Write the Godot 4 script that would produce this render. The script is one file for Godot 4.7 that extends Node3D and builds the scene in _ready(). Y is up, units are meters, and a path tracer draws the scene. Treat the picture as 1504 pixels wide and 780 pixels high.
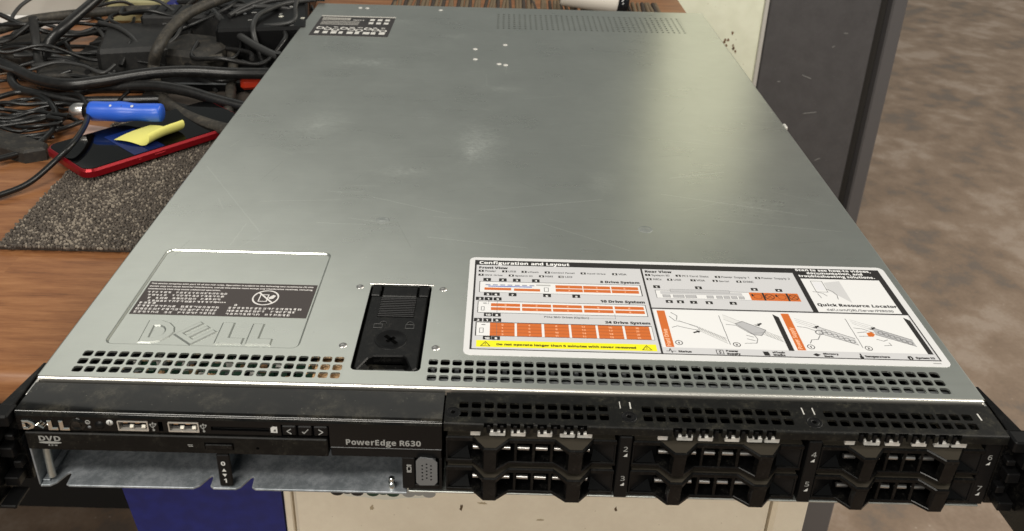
extends Node3D
# All lengths in the helpers are millimetres; vert() turns them into metres.
# World: x right, y up (0 = underside of the server), z towards the viewer (0 = front face of the server).

var rng := RandomNumberGenerator.new()
var uv_rect := []            # [x0, z0, width, depth]: planar mapping from above while it is set
var mats := {}
var reg_font: SystemFont
var bold_font: SystemFont
const TOP := Basis(Vector3(1, 0, 0), Vector3(0, 0, 1), Vector3(0, 1, 0))   # (u, v, w) -> x, z, y

# ------------------------------------------------------------------ set-up of camera, light, air
func _ready() -> void:
	rng.seed = 7
	var cam := Camera3D.new()
	cam.name = "camera"
	add_child(cam)
	var lens := CameraAttributesPhysical.new()
	lens.frustum_near = 0.05
	lens.frustum_far = 60.0
	lens.frustum_focal_length = 4.25
	lens.frustum_focus_distance = 0.50
	lens.exposure_aperture = 3.4
	cam.attributes = lens
	cam.projection = Camera3D.PROJECTION_FRUSTUM
	cam.near = 0.05
	cam.far = 60.0
	var f := 1286.03
	cam.size = 0.05 * 780.0 / f
	cam.frustum_offset = Vector2(0.05 * (752.0 - 734.93) / f, -0.05 * (390.0 - 264.26) / f)
	cam.transform = Transform3D(Basis(Vector3(0.999646, 0.02494, -0.0092646), Vector3(-0.0264734, 0.897797, -0.4396131), Vector3(-0.0026463, 0.4397028, 0.8981394)), Vector3(-0.008789, 0.304759, 0.294933))
	cam.current = true
	var env := Environment.new()
	env.background_mode = Environment.BG_COLOR
	env.background_color = Color(0.42, 0.43, 0.42)
	env.tonemap_mode = Environment.TONE_MAPPER_LINEAR
	env.tonemap_exposure = 1.0
	env.sdfgi_enabled = true
	env.ssao_enabled = true
	env.ssil_enabled = true
	var we := WorldEnvironment.new()
	we.name = "world_environment"
	we.environment = env
	add_child(we)
	lamp("ceiling_light", Vector3(-0.75, 1.95, 0.95), Vector3(0.0, 0.0, -0.2), Vector2(1.2, 0.35), 3.4, Color(1.0, 0.98, 0.94))
	lamp("front_ceiling_light", Vector3(-0.5, 1.15, 2.3), Vector3(0.0, -0.1, 0.0), Vector2(1.4, 0.4), 3.4, Color(1.0, 0.975, 0.93))
	lamp("rear_ceiling_light", Vector3(-1.5, 3.4, -4.0), Vector3(0.0, 0.0, -0.2), Vector2(3.2, 1.9), 1.4, Color(1.0, 0.99, 0.95))
	lamp("added_cabinet_fill", Vector3(1.9, 2.2, 0.1), Vector3(0.9, -0.3, -1.5), Vector2(1.4, 0.5), 3.7, Color(1.0, 0.975, 0.93))  # added fill lamp, brightens the tall cream cabinet and nearby floor
	lamp("added_floor_fill", Vector3(5.2, 3.6, -3.0), Vector3(2.4, -0.75, -3.2), Vector2(2.4, 0.8), 15.0, Color(1.0, 0.97, 0.92))  # added fill lamp with no known fixture, brightens the far floor
	reg_font = SystemFont.new()
	reg_font.font_names = PackedStringArray(["Droid Sans"])
	bold_font = SystemFont.new()
	bold_font.font_names = PackedStringArray(["Droid Sans"])
	bold_font.font_weight = 700
	make_materials()
	build_setting()
	build_server()
	build_desk_things()
	build_cables()

func lamp(called: String, at: Vector3, towards: Vector3, size: Vector2, energy: float, color: Color) -> void:
	var l := AreaLight3D.new()
	l.name = called
	l.area_size = size
	l.light_energy = energy
	l.light_color = color
	l.area_range = 20.0
	l.area_attenuation = 2.0
	l.shadow_enabled = true
	add_child(l)
	l.look_at_from_position(at, towards, Vector3(0, 0, -1))

# ------------------------------------------------------------------ mesh helpers
func begin() -> SurfaceTool:
	var st := SurfaceTool.new()
	st.begin(Mesh.PRIMITIVE_TRIANGLES)
	st.set_smooth_group(-1)
	return st

func vert(st: SurfaceTool, p: Vector3) -> void:
	if uv_rect.size():
		st.set_uv(Vector2((p.x - uv_rect[0]) / uv_rect[2], (p.z - uv_rect[1]) / uv_rect[3]))
	st.add_vertex(p * 0.001)

func tri(st: SurfaceTool, a: Vector3, b: Vector3, c: Vector3, out: Vector3) -> void:
	var n := (c - a).cross(b - a)
	if n.length_squared() < 1e-9:
		return
	vert(st, a)
	if n.dot(out) < 0:
		vert(st, c)
		vert(st, b)
	else:
		vert(st, b)
		vert(st, c)

func quad(st: SurfaceTool, a: Vector3, b: Vector3, c: Vector3, d: Vector3, out: Vector3) -> void:
	tri(st, a, b, c, out)
	tri(st, a, c, d, out)

func box(st: SurfaceTool, c: Vector3, s: Vector3, bev := 0.3, bs := Basis()) -> void:
	var h := s * 0.5
	bev = minf(bev, minf(h.x, minf(h.y, h.z)) * 0.9)
	for a in 3:
		var b := (a + 1) % 3
		var d := (a + 2) % 3
		for sa in [-1.0, 1.0]:
			var o := Vector3()
			o[a] = sa
			var pts := []
			for q in [[-1, -1], [1, -1], [1, 1], [-1, 1]]:
				var p := Vector3()
				p[a] = sa * h[a]
				p[b] = q[0] * (h[b] - bev)
				p[d] = q[1] * (h[d] - bev)
				pts.append(c + bs * p)
			quad(st, pts[0], pts[1], pts[2], pts[3], bs * o)
			for sb in [-1.0, 1.0]:
				var e := []
				for k in [[0, -1], [0, 1], [1, 1], [1, -1]]:
					var p := Vector3()
					p[a] = sa * (h[a] - (bev if k[0] else 0.0))
					p[b] = sb * (h[b] - (0.0 if k[0] else bev))
					p[d] = k[1] * (h[d] - bev)
					e.append(c + bs * p)
				var oo := Vector3()
				oo[a] = sa
				oo[b] = sb
				quad(st, e[0], e[1], e[2], e[3], bs * oo)
	for sx in [-1.0, 1.0]:
		for sy in [-1.0, 1.0]:
			for sz in [-1.0, 1.0]:
				var o := Vector3(sx, sy, sz)
				tri(st, c + bs * (o * Vector3(h.x, h.y - bev, h.z - bev)), c + bs * (o * Vector3(h.x - bev, h.y, h.z - bev)), c + bs * (o * Vector3(h.x - bev, h.y - bev, h.z)), bs * o)

func span(st: SurfaceTool, x0: float, x1: float, y0: float, y1: float, z0: float, z1: float, bev := 0.3) -> void:
	box(st, Vector3((x0 + x1) / 2, (y0 + y1) / 2, (z0 + z1) / 2), Vector3(absf(x1 - x0), absf(y1 - y0), absf(z1 - z0)), bev)

func rr(cx: float, cy: float, w: float, h: float, r: float, n := 3) -> PackedVector2Array:
	var out := PackedVector2Array()
	var k := [[1, 1, 0.0], [-1, 1, 90.0], [-1, -1, 180.0], [1, -1, 270.0]]
	for c in k:
		for i in n + 1:
			var a := deg_to_rad(c[2] + 90.0 * i / n)
			out.append(Vector2(cx + c[0] * (w / 2 - r) + cos(a) * r, cy + c[1] * (h / 2 - r) + sin(a) * r))
	return out

func ngon(cx: float, cy: float, r: float, n := 16) -> PackedVector2Array:
	var out := PackedVector2Array()
	for i in n:
		out.append(Vector2(cx + cos(TAU * i / n) * r, cy + sin(TAU * i / n) * r))
	return out

func inset(poly: PackedVector2Array, b: float) -> PackedVector2Array:
	var out := PackedVector2Array()
	var n := poly.size()
	for i in n:
		var e0 := (poly[i] - poly[(i + n - 1) % n]).normalized()
		var e1 := (poly[(i + 1) % n] - poly[i]).normalized()
		var n0 := Vector2(e0.y, -e0.x)
		var n1 := Vector2(e1.y, -e1.x)
		out.append(poly[i] - (n0 + n1) / maxf(0.35, 1.0 + n0.dot(n1)) * b)
	return out

func prism(st: SurfaceTool, poly: PackedVector2Array, w0: float, w1: float, bev := 0.0, bs := Basis(), o := Vector3(), bottom := true, bev_h := -1.0) -> void:
	# poly in (u, v), extruded along w from w0 to w1, edges of the w1 side chamfered
	var area := 0.0
	for i in poly.size():
		area += poly[i].cross(poly[(i + 1) % poly.size()])
	if area < 0:
		poly = poly.duplicate()
		poly.reverse()
	var up := signf(w1 - w0)
	var cap := inset(poly, bev) if bev > 0 else poly
	var n := poly.size()
	var wm := w1 - up * (bev if bev_h < 0 else bev_h)
	for i in n:
		var j := (i + 1) % n
		var e := poly[j] - poly[i]
		var nn := bs * Vector3(e.y, -e.x, 0)
		quad(st, o + bs * Vector3(poly[i].x, poly[i].y, w0), o + bs * Vector3(poly[j].x, poly[j].y, w0), o + bs * Vector3(poly[j].x, poly[j].y, wm), o + bs * Vector3(poly[i].x, poly[i].y, wm), nn)
		if bev > 0:
			quad(st, o + bs * Vector3(poly[i].x, poly[i].y, wm), o + bs * Vector3(poly[j].x, poly[j].y, wm), o + bs * Vector3(cap[j].x, cap[j].y, w1), o + bs * Vector3(cap[i].x, cap[i].y, w1), nn.normalized() + bs * Vector3(0, 0, up))
	flat(st, cap, w1, up, bs, o)
	if bottom:
		flat(st, poly, w0, -up, bs, o)

func flat(st: SurfaceTool, poly: PackedVector2Array, w: float, up := 1.0, bs := Basis(), o := Vector3()) -> void:
	var t := Geometry2D.triangulate_polygon(poly)
	for i in range(0, t.size(), 3):
		tri(st, o + bs * Vector3(poly[t[i]].x, poly[t[i]].y, w), o + bs * Vector3(poly[t[i + 1]].x, poly[t[i + 1]].y, w), o + bs * Vector3(poly[t[i + 2]].x, poly[t[i + 2]].y, w), bs * Vector3(0, 0, up))

func ring(st: SurfaceTool, a: PackedVector2Array, wa: float, b: PackedVector2Array, wb: float, out: Vector3, bs := Basis(), o := Vector3()) -> void:
	var n := a.size()
	for i in n:
		var j := (i + 1) % n
		quad(st, o + bs * Vector3(a[i].x, a[i].y, wa), o + bs * Vector3(a[j].x, a[j].y, wa), o + bs * Vector3(b[j].x, b[j].y, wb), o + bs * Vector3(b[i].x, b[i].y, wb), bs * out)

func hole_walls(st: SurfaceTool, a: PackedVector2Array, wa: float, wb: float, bs := Basis(), o := Vector3()) -> void:
	var c := Vector2()
	for p in a:
		c += p / a.size()
	var n := a.size()
	for i in n:
		var j := (i + 1) % n
		var m := c - (a[i] + a[j]) / 2
		quad(st, o + bs * Vector3(a[i].x, a[i].y, wa), o + bs * Vector3(a[j].x, a[j].y, wa), o + bs * Vector3(a[j].x, a[j].y, wb), o + bs * Vector3(a[i].x, a[i].y, wb), bs * Vector3(m.x, m.y, 0))

func window(st: SurfaceTool, u0: float, u1: float, v0: float, v1: float, hole: PackedVector2Array, w: float, deep: float, bs := Basis(), o := Vector3()) -> void:
	# a rectangle of sheet with one hole (made by rr() with n = 3), and the hole's walls
	ring(st, rr((u0 + u1) / 2, (v0 + v1) / 2, u1 - u0, v1 - v0, 0.01, hole.size() / 4 - 1), w, hole, w, Vector3(0, 0, 1), bs, o)
	hole_walls(st, hole, w, w - deep, bs, o)

func rect_top(st: SurfaceTool, x0: float, x1: float, z0: float, z1: float, y: float) -> void:
	quad(st, Vector3(x0, y, z0), Vector3(x1, y, z0), Vector3(x1, y, z1), Vector3(x0, y, z1), Vector3.UP)

func vents(st: SurfaceTool, x0: float, px: float, nx: int, z0: float, pz: float, nz: int, w: float, h: float, r: float, y: float, deep: float) -> void:
	for i in nx:
		for k in nz:
			var cx := x0 + px * i
			var cz := z0 + pz * k
			window(st, cx - px / 2, cx + px / 2, cz - pz / 2, cz + pz / 2, rr(cx, cz, w, h, r, 2), y, deep, TOP)

func spline(pts: Array, step := 6) -> PackedVector3Array:
	var out := PackedVector3Array()
	var n := pts.size()
	for i in n - 1:
		var p0: Vector3 = pts[maxi(i - 1, 0)]
		var p1: Vector3 = pts[i]
		var p2: Vector3 = pts[i + 1]
		var p3: Vector3 = pts[mini(i + 2, n - 1)]
		for k in step:
			out.append(p1.cubic_interpolate(p2, p0, p3, float(k) / step))
	out.append(pts[n - 1])
	return out

func tube(st: SurfaceTool, path: PackedVector3Array, r: float, sides := 10, flatten := 1.0, caps := true) -> void:
	var n := path.size()
	var t := (path[1] - path[0]).normalized()
	var u := t.cross(Vector3.UP if absf(t.y) < 0.9 else Vector3.RIGHT).normalized()
	var rings := []
	for i in n:
		var tt := (path[mini(i + 1, n - 1)] - path[maxi(i - 1, 0)]).normalized()
		u = (u - tt * u.dot(tt)).normalized()
		var v := tt.cross(u)
		var a := []
		for k in sides:
			var g := TAU * k / sides
			a.append(path[i] + (u * cos(g) + v * sin(g) * flatten) * r)
		rings.append(a)
	st.set_smooth_group(1)
	for i in n - 1:
		for k in sides:
			var k2 := (k + 1) % sides
			quad(st, rings[i][k], rings[i][k2], rings[i + 1][k2], rings[i + 1][k], (rings[i][k] + rings[i][k2]) * 0.5 - path[i])
	st.set_smooth_group(-1)
	if caps:
		for k in range(1, sides - 1):
			tri(st, rings[0][0], rings[0][k], rings[0][k + 1], path[0] - path[1])
			tri(st, rings[n - 1][0], rings[n - 1][k], rings[n - 1][k + 1], path[n - 1] - path[n - 2])

func lathe(st: SurfaceTool, prof: Array, at: Vector3, bs := Basis(), seg := 24, smooth := true) -> void:
	# prof: [radius, height along the local y axis]
	st.set_smooth_group(1 if smooth else -1)
	for i in prof.size() - 1:
		for k in seg:
			var p := []
			for q in [[i, k], [i, k + 1], [i + 1, k + 1], [i + 1, k]]:
				var g: float = TAU * (q[1] % seg) / seg
				p.append(at + bs * Vector3(cos(g) * prof[q[0]][0], prof[q[0]][1], sin(g) * prof[q[0]][0]))
			var g2: float = TAU * (k + 0.5) / seg
			var d := Vector2(prof[i + 1][0] - prof[i][0], prof[i + 1][1] - prof[i][1])
			quad(st, p[0], p[1], p[2], p[3], bs * Vector3(cos(g2) * d.y, -d.x, sin(g2) * d.y))
	st.set_smooth_group(-1)

func obj(called: String, st: SurfaceTool, material: Material, parent: Node = null) -> MeshInstance3D:
	st.generate_normals()
	var o := MeshInstance3D.new()
	o.name = called
	o.mesh = st.commit()
	o.material_override = null
	o.mesh.surface_set_material(0, material)
	(parent if parent else self).add_child(o, true)
	if o.name != called:
		o.name = numbered(called, parent if parent else self, o)
	return o

func numbered(called: String, parent: Node, me: Node) -> String:
	var i := 1
	while parent.has_node("%s_%03d" % [called, i]) and parent.get_node("%s_%03d" % [called, i]) != me:
		i += 1
	return "%s_%03d" % [called, i]

func tag(o: Node, label: String, category: String, group := "", kind := "") -> Node:
	o.set_meta("label", label)
	o.set_meta("category", category)
	if group:
		o.set_meta("group", group)
	if kind:
		o.set_meta("kind", kind)
	return o

func thing(called: String, label: String, category: String, group := "") -> Node3D:
	var o := Node3D.new()
	o.name = called
	add_child(o, true)
	if o.name != called:
		o.name = numbered(called, self, o)
	tag(o, label, category, group)
	return o

func structure(called: String, st: SurfaceTool, m: Material) -> MeshInstance3D:
	var o := obj(called, st, m)
	o.set_meta("kind", "structure")
	return o

func letters(text: String, height: float, at: Vector3, m: Material, parent: Node, called := "lettering", bold := true, bs := Basis(), stretch := 1.0) -> MeshInstance3D:
	# raised print: cap height in mm, centred on a point
	var t := TextMesh.new()
	t.text = text
	t.font = bold_font if bold else reg_font
	t.font_size = 32
	t.pixel_size = 0.001
	t.depth = 0.08 * 23.0 / height * 0.001
	t.curve_step = 1.5
	t.material = m
	var o := MeshInstance3D.new()
	o.name = called
	o.mesh = t
	o.transform = Transform3D(bs.scaled_local(Vector3(stretch, 1, 1) * (height / 23.0)), at * 0.001)
	parent.add_child(o, true)
	if o.name != called:
		o.name = numbered(called, parent, o)
	return o

# ------------------------------------------------------------------ textures
func field(w: int, h: int, seed_: int, freq: float, oct := 4) -> PackedByteArray:
	var n := FastNoiseLite.new()
	n.seed = seed_
	n.noise_type = FastNoiseLite.TYPE_SIMPLEX
	n.frequency = freq
	n.fractal_octaves = oct
	var im := n.get_seamless_image(w, h)
	im.convert(Image.FORMAT_L8)
	return im.get_data()

func tinted(w: int, h: int, a: PackedByteArray, stops: Array, specks := 0, speck := Color.WHITE, grain := 0.0) -> ImageTexture:
	var g := Gradient.new()
	g.offsets = PackedFloat32Array(stops.map(func(s): return s[0]))
	g.colors = PackedColorArray(stops.map(func(s): return s[1]))
	var lut := []
	for i in 256:
		lut.append(g.sample(i / 255.0))
	var out := PackedByteArray()
	out.resize(w * h * 3)
	for i in w * h:
		var c: Color = lut[a[i]]
		var k := 1.0 + grain * (rng.randf() - 0.5)
		out[i * 3] = int(clampf(c.r * k, 0, 1) * 255)
		out[i * 3 + 1] = int(clampf(c.g * k, 0, 1) * 255)
		out[i * 3 + 2] = int(clampf(c.b * k, 0, 1) * 255)
	var im := Image.create_from_data(w, h, false, Image.FORMAT_RGB8, out)
	for i in specks:
		var x := rng.randi() % w
		var y := rng.randi() % h
		im.set_pixel(x, y, im.get_pixel(x, y).lerp(speck, rng.randf()))
	return ImageTexture.create_from_image(im)

func blended(arrs: Array, weights: Array) -> PackedByteArray:
	var out := PackedByteArray()
	var n: int = arrs[0].size()
	out.resize(n)
	for i in n:
		var v := 0.0
		for k in arrs.size():
			v += (arrs[k][i] - 128.0) * weights[k]
		out[i] = int(clampf(v + 128.0, 0, 255))
	return out

func mat(called: String, color: Color, rough: float, metal := 0.0, tex: Texture2D = null, per_metre := 5.0) -> StandardMaterial3D:
	var m := StandardMaterial3D.new()
	m.resource_name = called
	m.albedo_color = color
	m.roughness = rough
	m.metallic = metal
	if tex:
		m.albedo_texture = tex
		m.uv1_triplanar = true
		m.uv1_world_triplanar = true
		m.uv1_scale = Vector3.ONE * per_metre
	mats[called] = m
	return m

func make_materials() -> void:
	var n1 := field(512, 512, 3, 0.012)
	var n2 := field(512, 512, 5, 0.05)
	var n3 := field(512, 512, 9, 0.2, 2)
	var gray := func(v: float) -> Color: return Color(v, v, v * 0.985)
	# galvanised sheet steel
	var zinc := tinted(512, 512, blended([n1, n2, n3], [0.5, 0.3, 0.3]), [[0.2, Color(0.70, 0.72, 0.71)], [0.8, Color(0.84, 0.85, 0.83)]], 300, Color(0.95, 0.95, 0.95))
	var m := mat("galvanised_steel", Color.WHITE, 0.42, 0.9, zinc, 8.0)
	m = mat("bright_steel", Color(0.80, 0.79, 0.78), 0.3, 0.95)
	m = mat("pale_metal", Color(0.85, 0.84, 0.82), 0.5, 0.35)
	m = mat("chrome", Color(0.95, 0.95, 0.93), 0.12, 1.0)
	# black plastics with dust
	var dust := tinted(512, 512, blended([n1, n2, n3], [0.6, 0.5, 0.5]), [[0.3, Color(0.045, 0.045, 0.045)], [0.6, Color(0.07, 0.069, 0.067)], [0.95, Color(0.17, 0.163, 0.145)]], 700, Color(0.6, 0.58, 0.52))
	m = mat("black_plastic", Color(0.8, 0.8, 0.82), 0.27, 0.0, dust, 12.0)
	m.metallic_specular = 0.32
	m = mat("black_sheet", Color(0.9, 0.9, 0.88), 0.42, 0.0, dust, 9.0)
	m.metallic_specular = 0.32
	m = mat("fascia_black", Color(0.03, 0.03, 0.033), 0.14)
	m.metallic_specular = 0.36
	m = mat("hood_black", Color(1.1, 1.1, 1.05), 0.42, 0.0, dust, 9.0)
	m.metallic_specular = 0.35
	m = mat("dust_film", Color(0.225, 0.208, 0.18), 0.9)
	m.metallic_specular = 0.2
	m = mat("tray_steel", Color(0.80, 0.812, 0.83), 0.48, 0.55, tinted(512, 512, blended([n1, n2, n3], [0.7, 0.5, 0.3]), [[0.2, Color(0.64, 0.66, 0.67)], [0.8, Color(0.84, 0.85, 0.86)]], 1600, Color.WHITE), 9.0)
	var gloss := tinted(512, 512, blended([n1, n2, n3], [0.9, 0.4, 0.3]), [[0.3, Color(0.05, 0.05, 0.05)], [0.5, Color(0.075, 0.072, 0.065)], [0.95, Color(0.20, 0.19, 0.165)]], 700, Color(0.5, 0.5, 0.45))
	m = mat("gloss_black", Color.WHITE, 0.08, 0.0, gloss, 6.0)
	m.metallic_specular = 0.45
	m = mat("deep_black", Color(0.02, 0.02, 0.02), 0.9)
	m.metallic_specular = 0.1
	m = mat("lip_steel", Color(0.93, 0.92, 0.89), 0.3, 0.9)
	m = mat("satin_black", Color(0.06, 0.06, 0.063), 0.36, 0.0)
	m.metallic_specular = 0.32
	m = mat("label_black", Color(0.10, 0.095, 0.095), 0.45)
	m = mat("white_print", Color(0.80, 0.80, 0.79), 0.6)
	m = mat("grey_print", Color(0.58, 0.58, 0.57), 0.6)
	m = mat("usb_white", Color(0.95, 0.93, 0.88), 0.25, 0.7)
	m = mat("usb_shell", Color(0.82, 0.80, 0.77), 0.35, 0.6)
	m = mat("port_grey", Color(0.74, 0.75, 0.76), 0.4, 0.6)
	m = mat("circuit_green", Color(0.13, 0.24, 0.18), 0.5)
	m = mat("inner_grey", Color(0.48, 0.49, 0.50), 0.5, 0.5)
	m = mat("copper", Color(0.75, 0.6, 0.45), 0.4, 0.7)
	# cover: sheet steel with smudges, scuffs and fine scratches of its own
	m = mat("cover_steel", Color.WHITE, 1.0, 0.92)
	var pics := cover_pictures()
	m.albedo_texture = pics[0]
	m.roughness_texture = pics[1]
	m.roughness_texture_channel = BaseMaterial3D.TEXTURE_CHANNEL_RED
	# setting
	var fl := tinted(512, 512, blended([field(512, 512, 21, 0.006, 5), field(512, 512, 22, 0.02, 5), n3], [0.8, 0.65, 0.2]), [[0.1, Color(0.48, 0.435, 0.395)], [0.35, Color(0.55, 0.475, 0.405)], [0.6, Color(0.595, 0.52, 0.45)], [0.9, Color(0.67, 0.605, 0.545)]], 250, Color(0.78, 0.72, 0.66), 0.03)
	m = mat("concrete", Color(0.97, 0.965, 0.97), 0.42, 0.0, fl, 0.85)
	m = mat("walnut", Color.WHITE, 0.42, 0.0)
	m.albedo_texture = wood_picture()
	m.uv1_triplanar = true
	m.uv1_world_triplanar = true
	m.uv1_scale = Vector3(3.1, 3.1, 3.1)
	var cream := tinted(512, 512, blended([n1, n2, n3], [0.5, 0.3, 0.15]), [[0.2, Color(0.915, 0.87, 0.79)], [0.8, Color(0.945, 0.905, 0.825)]], 60, Color(0.5, 0.4, 0.3))
	m = mat("cream_paint", Color.WHITE, 0.45, 0.0, cream, 4.0)
	m = mat("pale_cream_paint", Color(1.0, 1.0, 1.0), 0.45, 0.0, tinted(256, 256, field(256, 256, 51, 0.03), [[0.2, Color(0.935, 0.945, 0.855)], [0.8, Color(0.96, 0.97, 0.885)]], 30, Color(0.6, 0.55, 0.45)), 3.0)
	m = mat("rust", Color(0.45, 0.31, 0.19), 0.8)
	m = mat("dark_stain", Color(0.36, 0.29, 0.21), 0.8)
	m = mat("faint_stain", Color(0.70, 0.64, 0.53), 0.7)
	m = mat("pink_trim", Color(0.78, 0.66, 0.57), 0.5)
	var steel := tinted(512, 512, blended([n1, n2, n3], [0.4, 0.2, 0.2]), [[0.2, Color(0.30, 0.293, 0.30)], [0.8, Color(0.345, 0.338, 0.345)]], 120, Color(0.6, 0.6, 0.6))
	m = mat("grey_paint", Color.WHITE, 0.5, 0.0, steel, 3.0)
	m = mat("dark_grey_paint", Color(0.22, 0.21, 0.20), 0.55)
	m = mat("grey_trim", Color(0.37, 0.36, 0.365), 0.5)
	m = mat("blue_plastic", Color(0.075, 0.13, 0.45), 0.4, 0.0)
	m.albedo_texture = tinted(256, 256, field(256, 256, 31, 0.05), [[0.2, Color(0.85, 0.85, 0.88)], [0.8, Color.WHITE]], 60, Color.WHITE)
	m.uv1_triplanar = true
	m.uv1_scale = Vector3.ONE * 4
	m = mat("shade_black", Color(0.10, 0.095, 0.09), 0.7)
	# things on the desk
	var rub := tinted(512, 512, blended([n2, n3, n1], [0.5, 0.5, 0.5]), [[0.25, Color(0.10, 0.10, 0.10)], [0.6, Color(0.17, 0.165, 0.16)], [0.9, Color(0.30, 0.285, 0.26)]], 400, Color(0.5, 0.48, 0.42))
	m = mat("rubber", Color(0.70, 0.70, 0.72), 0.34, 0.0, rub, 10.0)
	var rub2 := tinted(512, 512, blended([n2, n3, n1], [0.6, 0.5, 0.6]), [[0.25, Color(0.19, 0.18, 0.165)], [0.6, Color(0.29, 0.27, 0.24)], [0.9, Color(0.42, 0.39, 0.34)]], 400, Color(0.55, 0.5, 0.44))
	m = mat("dusty_rubber", Color(0.84, 0.84, 0.84), 0.6, 0.0, rub2, 10.0)
	m = mat("thin_wire", Color(0.07, 0.07, 0.07), 0.35)
	m = mat("grey_wire", Color(0.19, 0.19, 0.19), 0.42)
	m = mat("white_wire", Color(0.80, 0.77, 0.70), 0.5)
	m = mat("adapter_black", Color(0.65, 0.65, 0.66), 0.55, 0.0, rub, 6.0)
	m = mat("dusty_black", Color(0.95, 0.92, 0.87), 0.65, 0.0, rub, 7.0)
	m = mat("carpet_back", Color(0.24, 0.21, 0.185), 0.95)
	m = mat("carpet_yarn", Color.WHITE, 0.85)
	m.vertex_color_use_as_albedo = true
	m.rim_enabled = true
	m.rim = 0.3
	m = mat("red_metal", Color(0.55, 0.07, 0.11), 0.28, 0.55)
	m = mat("phone_glass", Color(0.015, 0.015, 0.018), 0.06, 0.0)
	m.metallic_specular = 0.36
	m = mat("reflection_blue", Color(0.05, 0.11, 0.30), 0.15, 0.0)  # blue of the handle as mirrored in the phone glass
	m = mat("note_paper", Color(0.88, 0.86, 0.47), 0.75)
	m = mat("grip_blue", Color(0.19, 0.38, 0.81), 0.32, 0.0)
	m.subsurf_scatter_enabled = true
	m.subsurf_scatter_strength = 0.05
	m = mat("pink_plastic", Color(0.72, 0.60, 0.56), 0.35)
	m = mat("bowl_grey", Color(0.66, 0.64, 0.61), 0.55)
	m = mat("bowl_white", Color(0.86, 0.85, 0.84), 0.5)
	m = mat("beige_plastic", Color(0.62, 0.60, 0.45), 0.55)
	m = mat("orange_plastic", Color(0.62, 0.16, 0.07), 0.4)
	m = mat("blue_dark", Color(0.06, 0.09, 0.38), 0.4)
	m = mat("paper_white", Color(0.86, 0.85, 0.80), 0.8)
	m = mat("mat_brown", Color(0.42, 0.36, 0.28), 0.9)
	m = mat("white_body", Color(0.86, 0.83, 0.79), 0.4)
	m = mat("lens_black", Color(0.07, 0.07, 0.085), 0.15)
	mat("print_configuration", Color.WHITE, 0.35).albedo_texture = configuration_print()
	mat("print_regulatory", Color.WHITE, 0.45).albedo_texture = regulatory_print()
	mat("print_rear", Color.WHITE, 0.45).albedo_texture = rear_print()

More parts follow.
